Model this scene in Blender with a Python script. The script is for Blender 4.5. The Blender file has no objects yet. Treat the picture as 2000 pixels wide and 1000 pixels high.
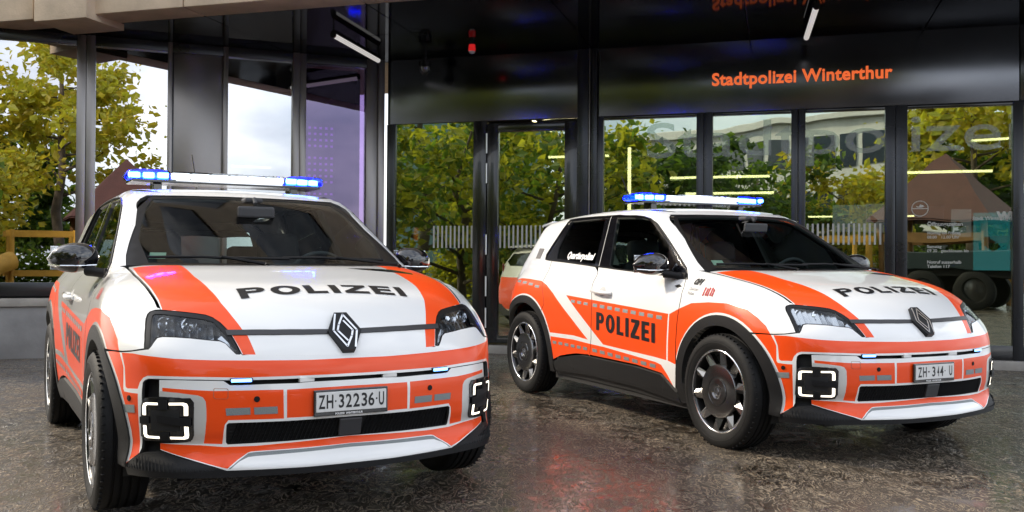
import bpy, bmesh, math, random
import numpy as np
from mathutils import Vector, Matrix, geometry
random.seed(7); rng=np.random.default_rng(11)
S=bpy.context.scene; COL=S.collection
R=math.radians
# ---------------- camera ----------------
cam=bpy.data.cameras.new('camera'); camo=bpy.data.objects.new('camera',cam); COL.objects.link(camo); S.camera=camo
cam.sensor_fit='HORIZONTAL'; cam.sensor_width=36; cam.lens=36*1841.38/2000; cam.clip_start=.05; cam.clip_end=900
_p,_r=.0101261,.0063009
_F=Vector((0,math.cos(_p),math.sin(_p))); _U0=Vector((0,-math.sin(_p),math.cos(_p))); _R0=Vector((1,0,0))
_RR=_R0*math.cos(_r)+_U0*math.sin(_r); _UU=-_R0*math.sin(_r)+_U0*math.cos(_r)
camo.matrix_world=Matrix(((_RR.x,_UU.x,-_F.x,0),(_RR.y,_UU.y,-_F.y,0),(_RR.z,_UU.z,-_F.z,1.0499),(0,0,0,1)))
# ---------------- sky, sun, exposure ----------------
SUN_EL,SUN_AZ=33,288          # azimuth the light comes from, clockwise from +Y
w=bpy.data.worlds.new('World'); S.world=w; w.use_nodes=True
nt=w.node_tree; nt.nodes.clear()
out=nt.nodes.new('ShaderNodeOutputWorld'); bg=nt.nodes.new('ShaderNodeBackground'); bg.inputs['Strength'].default_value=.15
sky=nt.nodes.new('ShaderNodeTexSky'); sky.sky_type='NISHITA'; sky.sun_disc=False; sky.sun_elevation=R(SUN_EL); sky.sun_rotation=R(SUN_AZ); sky.air_density=1.0; sky.dust_density=2.0
tc=nt.nodes.new('ShaderNodeTexCoord'); mp=nt.nodes.new('ShaderNodeMapping'); mp.inputs['Scale'].default_value=(1,1,2.2)
nz=nt.nodes.new('ShaderNodeTexNoise'); nz.inputs['Scale'].default_value=2.3; nz.inputs['Detail'].default_value=7; nz.inputs['Roughness'].default_value=.58; nz.inputs['Distortion'].default_value=.3
rp=nt.nodes.new('ShaderNodeValToRGB'); rp.color_ramp.elements[0].position=.30; rp.color_ramp.elements[1].position=.62
rp.color_ramp.elements[0].color=(.35,.35,.35,1); rp.color_ramp.elements[1].color=(1,1,1,1)
nz2=nt.nodes.new('ShaderNodeTexNoise'); nz2.inputs['Scale'].default_value=4.1; nz2.inputs['Detail'].default_value=6
rp2=nt.nodes.new('ShaderNodeValToRGB'); rp2.color_ramp.elements[0].position=.36; rp2.color_ramp.elements[1].position=.64
rp2.color_ramp.elements[0].color=(2.7,3.0,3.7,1); rp2.color_ramp.elements[1].color=(8.2,8.3,8.4,1)
mx=nt.nodes.new('ShaderNodeMixRGB')
L=nt.links.new
L(tc.outputs['Generated'],mp.inputs['Vector']); L(mp.outputs[0],nz.inputs['Vector']); L(mp.outputs[0],nz2.inputs['Vector'])
L(nz.outputs['Fac'],rp.inputs[0]); L(nz2.outputs['Fac'],rp2.inputs[0]); L(rp.outputs[0],mx.inputs[0]); L(sky.outputs[0],mx.inputs[1]); L(rp2.outputs[0],mx.inputs[2])
L(mx.outputs[0],bg.inputs['Color']); L(bg.outputs[0],out.inputs[0])
sun=bpy.data.lights.new('sun','SUN'); sun.energy=2.0; sun.angle=R(5); sun.color=(1,.88,.70)
suno=bpy.data.objects.new('sun',sun); COL.objects.link(suno)
_a=R(SUN_AZ); _d=Vector((math.sin(_a)*math.cos(R(SUN_EL)),math.cos(_a)*math.cos(R(SUN_EL)),math.sin(R(SUN_EL))))
suno.rotation_euler=_d.to_track_quat('Z','Y').to_euler()
S.view_settings.view_transform='Standard'; S.view_settings.look='None'; S.view_settings.exposure=1.15; S.view_settings.gamma=1.0; S.view_settings.use_curve_mapping=False
S.cycles.max_bounces=10; S.cycles.transparent_max_bounces=16; S.cycles.glossy_bounces=6; S.cycles.caustics_reflective=False; S.cycles.caustics_refractive=False
S.cycles.use_denoising=True; S.cycles.sample_clamp_indirect=6

# ---------------- materials ----------------
MATS={}
def nmat(name):
    m=bpy.data.materials.new(name); m.use_nodes=True; MATS[name]=m
    return m,m.node_tree,m.node_tree.nodes['Principled BSDF']
def mat(name,col,rough=.5,metal=0,coat=0,spec=.5,emis=None,estr=0,bump=0,bscale=60,var=0,vscale=4,rvar=0):
    if name in MATS: return MATS[name]
    m,t,b=nmat(name)
    b.inputs['Base Color'].default_value=(*col,1); b.inputs['Roughness'].default_value=rough; b.inputs['Metallic'].default_value=metal
    b.inputs['Coat Weight'].default_value=coat; b.inputs['Coat Roughness'].default_value=.04; b.inputs['Specular IOR Level'].default_value=spec
    if emis: b.inputs['Emission Color'].default_value=(*emis,1); b.inputs['Emission Strength'].default_value=estr
    tc=None
    def coord():
        nonlocal tc
        if tc is None: tc=t.nodes.new('ShaderNodeTexCoord')
        return tc.outputs['Object']
    if var or rvar:
        n=t.nodes.new('ShaderNodeTexNoise'); n.inputs['Scale'].default_value=vscale; n.inputs['Detail'].default_value=6; t.links.new(coord(),n.inputs['Vector'])
    if var:
        mr=t.nodes.new('ShaderNodeMapRange'); mr.inputs[1].default_value=.3; mr.inputs[2].default_value=.7; mr.inputs[3].default_value=1-var; mr.inputs[4].default_value=1+var
        t.links.new(n.outputs['Fac'],mr.inputs[0])
        h=t.nodes.new('ShaderNodeHueSaturation'); h.inputs['Color'].default_value=(*col,1); t.links.new(mr.outputs[0],h.inputs['Value']); t.links.new(h.outputs[0],b.inputs['Base Color'])
    if rvar:
        mr=t.nodes.new('ShaderNodeMapRange'); mr.inputs[1].default_value=.3; mr.inputs[2].default_value=.7; mr.inputs[3].default_value=max(.02,rough-rvar); mr.inputs[4].default_value=min(1,rough+rvar)
        t.links.new(n.outputs['Fac'],mr.inputs[0]); t.links.new(mr.outputs[0],b.inputs['Roughness'])
    if bump:
        n2=t.nodes.new('ShaderNodeTexNoise'); n2.inputs['Scale'].default_value=bscale; n2.inputs['Detail'].default_value=4; t.links.new(coord(),n2.inputs['Vector'])
        bp=t.nodes.new('ShaderNodeBump'); bp.inputs['Strength'].default_value=bump; bp.inputs['Distance'].default_value=.01
        t.links.new(n2.outputs['Fac'],bp.inputs['Height']); t.links.new(bp.outputs[0],b.inputs['Normal'])
    return m
def glassmat(name,tint,refl,rough=0.0,gcol=(1,1,1),fres=True,bump=0):
    m,t,b=nmat(name); t.nodes.remove(b)
    o=t.nodes['Material Output']; tr=t.nodes.new('ShaderNodeBsdfTransparent'); tr.inputs[0].default_value=(*tint,1)
    g=t.nodes.new('ShaderNodeBsdfGlossy'); g.inputs['Roughness'].default_value=rough; g.inputs['Color'].default_value=(*gcol,1)
    mx=t.nodes.new('ShaderNodeMixShader')
    if fres:
        lw=t.nodes.new('ShaderNodeFresnel'); lw.inputs[0].default_value=1.45
        ad=t.nodes.new('ShaderNodeMath'); ad.operation='ADD'; ad.use_clamp=True; ad.inputs[1].default_value=refl; t.links.new(lw.outputs[0],ad.inputs[0]); t.links.new(ad.outputs[0],mx.inputs[0])
    else: mx.inputs[0].default_value=refl
    if bump:
        tc=t.nodes.new('ShaderNodeTexCoord'); n2=t.nodes.new('ShaderNodeTexNoise'); n2.inputs['Scale'].default_value=1.6; n2.inputs['Detail'].default_value=1; t.links.new(tc.outputs['Object'],n2.inputs['Vector'])
        bp=t.nodes.new('ShaderNodeBump'); bp.inputs['Strength'].default_value=bump; bp.inputs['Distance'].default_value=.02; t.links.new(n2.outputs['Fac'],bp.inputs['Height']); t.links.new(bp.outputs[0],g.inputs['Normal'])
    t.links.new(tr.outputs[0],mx.inputs[1]); t.links.new(g.outputs[0],mx.inputs[2]); t.links.new(mx.outputs[0],o.inputs[0])
    return m
def emit(name,col,s):
    return mat(name,tuple(min(.8,c*.6+.1) for c in col),.3,emis=col,estr=s)
# ---------------- mesh helpers ----------------
class MB:
    """collects polygons, then links them as one mesh object"""
    def __init__(s): s.v=[]; s.f=[]; s.m=[]
    def add(s,v,f,mi=0):
        b=len(s.v); s.v+= [tuple(p) for p in v]; s.f+=[tuple(i+b for i in q) for q in f]; s.m+=[mi]*len(f)
    def box(s,c,d,M=None,mi=0,bev=0):
        x,y,z=[q/2 for q in d]
        if bev:
            bm=bmesh.new(); bmesh.ops.create_cube(bm,size=1)
            for v in bm.verts: v.co=Vector((v.co.x*d[0],v.co.y*d[1],v.co.z*d[2]))
            bmesh.ops.bevel(bm,geom=bm.edges[:],offset=bev,segments=2,affect='EDGES',profile=.5)
            V=[v.co.copy() for v in bm.verts]; bm.verts.index_update(); F=[[q.index for q in f.verts] for f in bm.faces]; bm.free()
        else:
            V=[Vector((a,b,e)) for a in (-x,x) for b in (-y,y) for e in (-z,z)]
            F=[(0,1,3,2),(4,6,7,5),(0,4,5,1),(2,3,7,6),(0,2,6,4),(1,5,7,3)]
        if M is not None: V=[M@v for v in V]
        s.add([v+Vector(c) for v in V],F,mi)
    def tube(s,pts,rad,n=10,mi=0,cap=True):
        pts=[Vector(p) for p in pts]; rad=rad if hasattr(rad,'__len__') else [rad]*len(pts)
        V=[];F=[]
        for i,p in enumerate(pts):
            d=(pts[min(i+1,len(pts)-1)]-pts[max(i-1,0)]).normalized()
            a=d.orthogonal().normalized() if i==0 else (a-d*a.dot(d)).normalized(); b=d.cross(a)
            V+=[p+(a*math.cos(2*math.pi*k/n)+b*math.sin(2*math.pi*k/n))*rad[i] for k in range(n)]
        for i in range(len(pts)-1):
            for k in range(n): F.append((i*n+k,i*n+(k+1)%n,(i+1)*n+(k+1)%n,(i+1)*n+k))
        if cap: F.append(tuple(range(n))[::-1]); F.append(tuple(range(len(V)-n,len(V))))
        s.add(V,F,mi)
    def lathe(s,prof,n=48,axis='y',c=(0,0,0),mi=0,closed=False):
        """prof: list of (axial, radius)"""
        V=[];F=[]
        for a,r in prof:
            for k in range(n):
                t=2*math.pi*k/n
                q={'y':(r*math.cos(t),a,r*math.sin(t)),'z':(r*math.cos(t),r*math.sin(t),a),'x':(a,r*math.cos(t),r*math.sin(t))}[axis]
                V.append(Vector(q)+Vector(c))
        m=len(prof)
        for i in range(m if closed else m-1):
            j=(i+1)%m
            for k in range(n): F.append((i*n+k,j*n+k,j*n+(k+1)%n,i*n+(k+1)%n))
        s.add(V,F,mi)
    def prism(s,poly,M,h,mi=0,cap=True):
        """extrude 2D polygon (may be concave) by h along local z of M"""
        P=[Vector((a,b,0)) for a,b in poly]; n=len(P)
        tri=geometry.tessellate_polygon([P])
        if sum(P[i].x*P[(i+1)%n].y-P[(i+1)%n].x*P[i].y for i in range(n))<0: sg=-1
        else: sg=1
        V=[M@p for p in P]+[M@(p+Vector((0,0,h))) for p in P]; F=[]
        for t in tri:
            a,b,c=t; ar=(P[b]-P[a]).cross(P[c]-P[a]).z
            if ar<0: a,c=c,a
            F.append((a+n,b+n,c+n)); F.append((c,b,a))
        for i in range(n):
            j=(i+1)%n; F.append((i,j,j+n,i+n) if sg>0 else (j,i,i+n,j+n))
        s.add(V,F,mi)
    def build(s,name,mats,parent=None,smooth=False,angle=None):
        me=bpy.data.meshes.new(name); me.from_pydata(s.v,[],s.f); 
        for m in (mats if isinstance(mats,(list,tuple)) else [mats]): me.materials.append(m)
        if any(s.m): me.polygons.foreach_set('material_index',s.m)
        bm=bmesh.new(); bm.from_mesh(me); bmesh.ops.recalc_face_normals(bm,faces=bm.faces[:]); bm.to_mesh(me); bm.free()
        if smooth or angle:
            me.polygons.foreach_set('use_smooth',[True]*len(me.polygons))
            if angle: me.set_sharp_from_angle(angle=R(angle))
        o=bpy.data.objects.new(name,me); COL.objects.link(o)
        if parent: o.parent=parent
        return o
def thing(name,label,cat,loc=(0,0,0),rz=0,group=None):
    o=bpy.data.objects.new(name,None); COL.objects.link(o); o.location=loc; o.rotation_euler=(0,0,rz); o['label']=label; o['category']=cat
    if group: o['group']=group
    return o
def tag(o,label=None,cat=None,group=None,kind=None):
    for k,v in (('label',label),('category',cat),('group',group),('kind',kind)):
        if v: o[k]=v
    return o
def textmesh(body,size,bold=0.0,space=1.0,shear=0,res=3):
    cu=bpy.data.curves.new('t','FONT'); cu.body=body; cu.size=size; cu.offset=bold; cu.space_character=space; cu.shear=shear; cu.resolution_u=res; cu.fill_mode='FRONT'
    o=bpy.data.objects.new('t',cu); COL.objects.link(o); dg=bpy.context.evaluated_depsgraph_get(); dg.update()
    me=o.evaluated_get(dg).to_mesh(); V=np.array([v.co[:2] for v in me.vertices]); Fs=[tuple(p.vertices) for p in me.polygons]
    o.evaluated_get(dg).to_mesh_clear(); bpy.data.objects.remove(o); bpy.data.curves.remove(cu)
    return V,Fs
def pip(P,poly):
    poly=np.asarray(poly); x,y=P[:,0],P[:,1]; c=np.zeros(len(P),bool); n=len(poly)
    for i in range(n):
        a,b=poly[i],poly[(i+1)%n]
        k=(a[1]>y)!=(b[1]>y)
        with np.errstate(divide='ignore',invalid='ignore'): xi=a[0]+(y-a[1])*(b[0]-a[0])/(b[1]-a[1])
        c^=k&(x<xi)
    return c
def dens(p,step,closed=True):
    p=np.asarray(p,float); o=[]; n=len(p)
    for i in range(n if closed else n-1):
        a,b=p[i],p[(i+1)%n]; k=max(1,int(np.ceil(np.linalg.norm(b-a)/step)))
        o+=[a+(b-a)*j/k for j in range(k)]
    if not closed: o.append(p[-1])
    return np.array(o)

# ================= ground =================
def ground_mat():
    m,t,b=nmat('wet_asphalt'); N=t.nodes.new; L=t.links.new
    tc=N('ShaderNodeTexCoord'); P=tc.outputs['Object']
    def noise(sc,det=5,dist=0,ro=.5):
        n=N('ShaderNodeTexNoise'); n.inputs['Scale'].default_value=sc; n.inputs['Detail'].default_value=det; n.inputs['Distortion'].default_value=dist; n.inputs['Roughness'].default_value=ro; L(P,n.inputs['Vector']); return n.outputs['Fac']
    def ramp(f,a,b_,c0,c1):
        r=N('ShaderNodeValToRGB'); r.color_ramp.elements[0].position=a; r.color_ramp.elements[1].position=b_; r.color_ramp.elements[0].color=(*c0,1); r.color_ramp.elements[1].color=(*c1,1); L(f,r.inputs[0]); return r.outputs[0]
    def mrange(f,a,b_,c,d):
        r=N('ShaderNodeMapRange'); r.inputs[1].default_value=a; r.inputs[2].default_value=b_; r.inputs[3].default_value=c; r.inputs[4].default_value=d; L(f,r.inputs[0]); return r.outputs[0]
    def mix(f,a,b_,mode='MIX'):
        r=N('ShaderNodeMixRGB'); r.blend_type=mode
        if isinstance(f,float): r.inputs[0].default_value=f
        else: L(f,r.inputs[0])
        L(a,r.inputs[1]); L(b_,r.inputs[2]); return r.outputs[0]
    big=noise(.8,6,.6,.6); mid=noise(5,6,1.2); fine=noise(70,3); grit=noise(220,2)
    vo=N('ShaderNodeTexVoronoi'); vo.inputs['Scale'].default_value=95; L(P,vo.inputs['Vector'])
    col=mix(ramp(big,.36,.58,(0,0,0),(1,1,1)),ramp(fine,.3,.7,(.008,.0065,.005),(.022,.0175,.0125)),ramp(fine,.3,.7,(.040,.031,.023),(.095,.073,.05)))
    st=ramp(vo.outputs['Distance'],.0,.28,(.30,.27,.23),(0,0,0)); stm=N('ShaderNodeMixRGB'); stm.blend_type='ADD'; L(mrange(grit,.52,.66,0,.5),stm.inputs[0]); L(col,stm.inputs[1]); L(st,stm.inputs[2])
    rd=N('ShaderNodeTexNoise'); rd.inputs['Scale'].default_value=13; rd.inputs['Detail'].default_value=3; rd.inputs['Distortion'].default_value=3.2; rd.inputs['Roughness'].default_value=.55; mpp=N('ShaderNodeMapping'); mpp.inputs['Scale'].default_value=(1,.42,1); L(P,mpp.inputs[0]); L(mpp.outputs[0],rd.inputs['Vector'])
    m1=N('ShaderNodeMath'); m1.operation='SUBTRACT'; m1.inputs[1].default_value=.5; L(rd.outputs['Fac'],m1.inputs[0]); m2=N('ShaderNodeMath'); m2.operation='ABSOLUTE'; L(m1.outputs[0],m2.inputs[0])
    ridge=mrange(m2.outputs[0],.004,.05,1,0); mk=N('ShaderNodeMath'); mk.operation='MULTIPLY'; L(ridge,mk.inputs[0]); L(mrange(mid,.36,.62,.35,1.0),mk.inputs[1])
    cm=N('ShaderNodeMixRGB'); L(mk.outputs[0],cm.inputs[0]); L(stm.outputs[0],cm.inputs[1]); cm.inputs[2].default_value=(.46,.36,.245,1)
    L(cm.outputs[0],b.inputs['Base Color'])
    wet=mix(.5,mrange(big,.36,.62,0,1),mrange(mid,.35,.65,0,1))
    L(mrange(wet,.25,.75,.24,.60),b.inputs['Roughness']); b.inputs['Specular IOR Level'].default_value=.6; cw=N('ShaderNodeMath'); cw.operation='MULTIPLY'; L(mrange(wet,.40,.72,1,.45),cw.inputs[0]); L(mrange(mk.outputs[0],0,1,1,.12),cw.inputs[1]); L(cw.outputs[0],b.inputs['Coat Weight']); L(mrange(mid,.3,.7,.08,.26),b.inputs['Coat Roughness']); b.inputs['Coat IOR'].default_value=1.75
    sw=noise(20,3,4.0,.6)
    h=N('ShaderNodeMath'); h.operation='ADD'; sw=ridge; h1=N('ShaderNodeMath'); h1.operation='MULTIPLY'; h1.inputs[1].default_value=.9; L(sw,h1.inputs[0]); h2=N('ShaderNodeMath'); h2.operation='MULTIPLY'; h2.inputs[1].default_value=.5; L(fine,h2.inputs[0]); L(h1.outputs[0],h.inputs[0]); L(h2.outputs[0],h.inputs[1])
    bp=N('ShaderNodeBump'); bp.inputs['Distance'].default_value=.02; L(mrange(wet,.2,.8,.45,1.0),bp.inputs['Strength']); L(h.outputs[0],bp.inputs['Height']); L(bp.outputs[0],b.inputs['Normal'])
    bp2=N('ShaderNodeBump'); bp2.inputs['Distance'].default_value=.012; bp2.inputs['Strength'].default_value=.40; L(sw,bp2.inputs['Height']); L(bp2.outputs[0],b.inputs['Coat Normal'])
    return m
b=MB(); b.add([(-300,-300,0),(300,-300,0),(300,300,0),(-300,300,0)],[(0,1,2,3)]); g=b.build('ground',ground_mat()); g['kind']='structure'
# ================= police station front =================
M_MET=mat('anthracite_metal',(.05,.052,.057),.30,metal=.8,var=.12,vscale=1.5,rvar=.06,bump=.03,bscale=6)
M_METB=mat('bronze_metal',(.24,.225,.215),.33,metal=.9,var=.12,vscale=2,rvar=.05)
M_BLK=mat('black_panel',(.009,.009,.010),.20,coat=.3,bump=.02,bscale=3)
M_LIN=mat('lintel_metal',(.13,.137,.155),.2,metal=1,var=.12,vscale=1.2,rvar=.05,bump=.02,bscale=4)
M_SOF=mat('soffit_black',(.006,.006,.007),.10,coat=.0,spec=.22)
def soffit_mat():
    m=glassmat('soffit_gloss',(0,0,0),.13,.05,(.8,.82,.85),fres=False); t=m.node_tree; tr=[n for n in t.nodes if n.type=='BSDF_TRANSPARENT'][0]; mx=[n for n in t.nodes if n.type=='MIX_SHADER'][0]
    d=t.nodes.new('ShaderNodeBsdfDiffuse'); d.inputs[0].default_value=(.008,.008,.009,1); t.links.new(d.outputs[0],mx.inputs[1]); t.nodes.remove(tr); return m
M_SOF=soffit_mat()
M_CONC=mat('concrete',(.34,.32,.29),.75,var=.2,vscale=5,bump=.3,bscale=35)
M_CONCG=mat('concrete_grey',(.27,.27,.27),.7,var=.22,vscale=3,bump=.3,bscale=28)
M_CONCW=mat('concrete_beige',(.52,.41,.29),.75,var=.14,vscale=4,bump=.35,bscale=40)  # beige lightened and warmed to carry sunlight glow on the canopy beam
M_STEEL=mat('steel',(.55,.55,.55),.3,metal=1)
G_L=glassmat('pane_glass_bright',(.30,.30,.32),.50,0,(.96,.97,1),fres=False,bump=.012)
G_R=glassmat('pane_glass_green',(.55,.60,.55),.40,0,(.93,1,.84),fres=False,bump=.08)
G_P=glassmat('pane_glass_violet',(.45,.36,.55),.15,0,(.85,.72,1),fres=False,bump=.012)
SOF=3.59
C0=Vector((-1.588,11.729,0)); aR,aL=-.278083,.364510
TR_=Vector((math.cos(aR),math.sin(aR),0)); NR_=Vector((math.sin(aR),-math.cos(aR),0))
TL_=Vector((-math.cos(aL),-math.sin(aL),0)); NL_=Vector((math.sin(aL),-math.cos(aL),0))
def frame(side):
    T,N=(TR_,NR_) if side=='R' else (TL_,NL_)
    M=Matrix((T,N,Vector((0,0,1)))).transposed().to_4x4(); M.translation=C0; return M     # u along wall, v out of the wall, z up
FRM={'R':frame('R'),'L':frame('L')}
def wbox(side,u0,u1,z0,z1,v0,v1,name,m,parent,bev=.004):
    b=MB(); b.box(((u0+u1)/2,(v0+v1)/2,(z0+z1)/2),(abs(u1-u0),abs(v1-v0),z1-z0),bev=min(bev,abs(v1-v0)*.3,abs(u1-u0)*.3)); b.v=[tuple(FRM[side]@Vector(p)) for p in b.v]
    return b.build(name,m,parent,angle=40)
def wpane(side,u0,u1,z0,z1,v,m,parent,name='window_pane'):
    b=MB(); b.box(((u0+u1)/2,v,(z0+z1)/2),(u1-u0,.012,z1-z0)); b.v=[tuple(FRM[side]@Vector(p)) for p in b.v]; 
    return b.build(name,m,parent)
bl=thing('police_station','black metal and glass station front with a dark canopy over its entrance','building',C0)
def inb(o):
    o.matrix_parent_inverse=bl.matrix_world.inverted(); return o
bpy.context.view_layer.update()
P_=lambda *a,**k:inb(wbox(*a,**k))
# --- left wing: mullions, panes ---
L_=lambda u0,u1,z0,z1,v0,v1,n,m:P_('L',u0,u1,z0,z1,v0,v1,n,m,bl)
HL=3.48
L_(.02,.10,0,SOF,-.12,.05,'corner_post',M_METB); L_(.10,.245,0,SOF,-.12,.02,'corner_post',M_METB)
for u0,u1,k in ((.98,1.055,.03),(1.06,1.14,.05),(1.885,1.94,.04),(2.50,2.55,.04),(3.31,3.40,.05),(3.405,3.50,.03),(4.62,4.72,.05),(4.725,4.80,.03)): L_(u0,u1,.66,SOF,-.12,k,'mullion',M_METB)
for u0,u1 in ((.245,.98),(1.14,1.885),(1.94,2.50),(2.55,3.31),(3.50,4.62),(4.80,6.4)):
    L_(u0,u1,HL,SOF,-.10,.035,'transom',M_MET)
    L_(u0,u1,.68,.83,-.10,.035,'window_sill',M_MET)
inb(wpane('L',.245,.98,.83,HL,-.03,G_P,bl)); 
for u0,u1 in ((1.14,1.885),(2.55,3.31),(3.50,4.62),(4.80,6.4)): inb(wpane('L',u0,u1,.83,HL,-.03,G_L,bl))
L_(1.94,2.50,.83,HL,-.10,-.005,'metal_panel',M_METB)
L_(2.485,2.50,.83,HL,-.005,.004,'panel_seam',M_MET)
for u0,u1 in ((.245,1.60),(1.605,3.2),(3.205,4.8),(4.805,6.4)): L_(u0,u1,0,.565,-.2,.03,'plinth_slab',M_CONCG); L_(u0,u1,.57,.66,-.2,.06,'plinth_cap',M_CONC)
# --- right wing ---
K_=lambda u0,u1,z0,z1,v0,v1,n,m:P_('R',u0,u1,z0,z1,v0,v1,n,m,bl)
HR=2.79
K_(.03,.13,.10,HR,-.12,.02,'door_frame',M_MET)
K_(.13,1.16,.10,.22,-.10,.015,'door_frame',M_MET)
inb(wpane('R',.13,1.16,.22,HR,-.03,G_R,bl))
K_(1.16,1.325,.10,HR,-.12,.02,'door_frame',M_BLK)
# entrance door leaf
dr=K_(1.335,1.47,.12,HR-.03,-.09,.01,'entrance_door',M_BLK)
def dpart(*a):
    o=P_('R',*a,dr); o.matrix_parent_inverse=Matrix.Identity(4); return o
for a in ((2.29,2.44,.12,HR-.03,-.09,.01),(1.47,2.29,2.655,HR-.03,-.09,.01),(1.47,2.29,.12,.21,-.09,.01)): dpart(*a,'door_rail',M_BLK)
o=wpane('R',1.47,2.29,.21,2.655,-.035,G_R,dr,'door_pane')
for z in (2.52,2.16,1.30,.80,.42): 
    b=MB(); b.tube([FRM['R']@Vector((1.33,.022,z-.12)),FRM['R']@Vector((1.33,.022,z+.12))],.011,8); b.build('hinge',M_STEEL,dr,angle=40)
K_(2.445,2.575,.10,SOF,-.12,.03,'post',M_MET); K_(2.585,2.60,.10,SOF,-.12,.05,'post_edge',M_STEEL if False else M_METB); K_(2.61,2.68,.10,SOF,-.12,.03,'post',M_MET)
K_(.03,2.44,HR+.005,SOF,-.12,.0,'lintel_panel',M_LIN); K_(2.69,7.12,HR+.005,SOF,-.12,.0,'lintel_panel',M_LIN); K_(7.13,9.0,HR+.005,SOF,-.12,.0,'lintel_panel',M_LIN)
for u0,u1 in ((2.68,2.75),(3.82,3.90),(3.905,4.0),(4.85,4.92),(4.925,5.0),(5.82,5.92),(5.925,6.04),(7.06,7.16),(8.6,8.75)): K_(u0,u1,.10,HR,-.12,.02 if u0 not in (3.905,4.925) else .035,'mullion',M_MET)
for u0,u1 in ((2.75,3.82),(4.0,4.85),(5.0,5.82),(6.04,7.06),(7.16,8.6)):
    K_(u0,u1,.10,.25,-.10,.015,'bottom_rail',M_BLK); K_(u0,u1,HR-.035,HR,-.10,.012,'top_rail',M_BLK); inb(wpane('R',u0,u1,.25,HR-.035,-.03,G_R,bl))
K_(-.1,9.0,0,.095,-.3,.10,'door_step',M_CONC)
# --- canopy: soffit panels and concrete edge beam ---
def wz(u,v,z): return FRM['R']@Vector((u,v,z))
vs=(-.05,1.25,2.42); us=(-6.4,-4.6,-2.75,-.95,.85,2.62,4.4,6.2,8.0,9.8)
def clipped(u0,u1,v0,v1):
    """keep what lies in front of the left wing"""
    P=[wz(u0,v0,0),wz(u1,v0,0),wz(u1,v1,0),wz(u0,v1,0)]; o=[]
    d=[(p-C0).dot(NL_)+.06 for p in P]
    for i in range(4):
        a,c=P[i],P[(i+1)%4]
        if d[i]>=0: o.append(a)
        if d[i]*d[(i+1)%4]<0: o.append(a+(c-a)*(d[i]/(d[i]-d[(i+1)%4])))
    return o
for i in range(len(us)-1):
    for j in range(2):
        q=clipped(us[i]+.007,us[i+1]-.007,vs[j]+.007,vs[j+1]-.007)
        if len(q)>2:
            b=MB(); b.prism([(p.x,p.y) for p in q],Matrix.Translation((0,0,SOF)),.04); inb(b.build('soffit_panel',M_SOF,bl))
for i in range(len(us)-1):
    P_('R',us[i]+.005,us[i+1]-.005,SOF-.005,SOF+.75,2.42,2.80,'edge_beam',M_CONCW,bl,bev=.015)
K_(-2.62,-1.98,SOF-.07,SOF+.8,2.36,2.93,'beam_block',M_CONCW)
P_('R',-6.4,9.8,SOF+.045,SOF+.8,-.3,2.41,'roof_slab',M_CONC,bl)
# upper storeys
K_(-6.4,11.0,4.36,16.5,-6.0,2.45,'upper_wall',M_CONCW)
_wm=None
for fl in (5.4,8.6,11.8):
    for k in range(8):
        if _wm is None: o=P_('R',-6.0,-4.5,fl,fl+2.1,2.44,2.50,'upper_window',mat('upper_glass',(.03,.035,.04),.06,coat=.6),bl); _wm=o
        else:
            o=bpy.data.objects.new('upper_window',_wm.data); COL.objects.link(o); o.parent=bl; o.matrix_parent_inverse=bl.matrix_world.inverted(); o.location=TR_*(2.1*k)+Vector((0,0,fl-5.4))
# sign lettering, one mesh per letter
sg=thing('station_sign','orange raised letters reading Stadtpolizei Winterthur on the black lintel','sign',wz(3.98,0,3.1))
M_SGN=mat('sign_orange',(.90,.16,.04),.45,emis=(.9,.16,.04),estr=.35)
v,fs_=textmesh('Stadtpolizei Winterthur',.232,.0050,1.04,res=4)
v=v*[1.0,.84]; wd=v[:,0].max()-v[:,0].min(); sx=1.90/wd; v[:,0]=(v[:,0]-v[:,0].min())*sx
par=list(range(len(v)))
def find(i):
    while par[i]!=i: par[i]=par[par[i]]; i=par[i]
    return i
for f in fs_:
    for i in f[1:]: par[find(i)]=find(f[0])
grp={}
for i in range(len(v)): grp.setdefault(find(i),[]).append(i)
isl=sorted([(v[g,0].min(),v[g,0].max(),g) for g in grp.values()],key=lambda k:k[0]); chars=[]
for a,c,g_ in isl:
    if chars and a<chars[-1][1]-.35*min(c-a,chars[-1][1]-chars[-1][0]) : chars[-1][2].extend(g_); chars[-1][1]=max(chars[-1][1],c)
    else: chars.append([a,c,list(g_)])
for a,c,g_ in chars:
    s_=set(g_); fl=[f for f in fs_ if f[0] in s_]; ix={i:k for k,i in enumerate(g_)}; n=len(g_)
    front=[wz(3.99+v[i,0],.022,3.095+v[i,1]) for i in g_]; back=[wz(3.99+v[i,0],.001,3.095+v[i,1]) for i in g_]
    F=[tuple(ix[i] for i in f) for f in fl]; ed={}
    for f in F:
        for k in range(len(f)):
            e=(f[k],f[(k+1)%len(f)])
            if (e[1],e[0]) in ed: del ed[(e[1],e[0])]
            else: ed[e]=1
    b=MB(); b.add(front+back,F+[(e[0],e[0]+n,e[1]+n,e[1]) for e in ed]); o=b.build('letter',M_SGN,sg); o.matrix_parent_inverse=Matrix.Translation(-Vector(sg.location))
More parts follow.
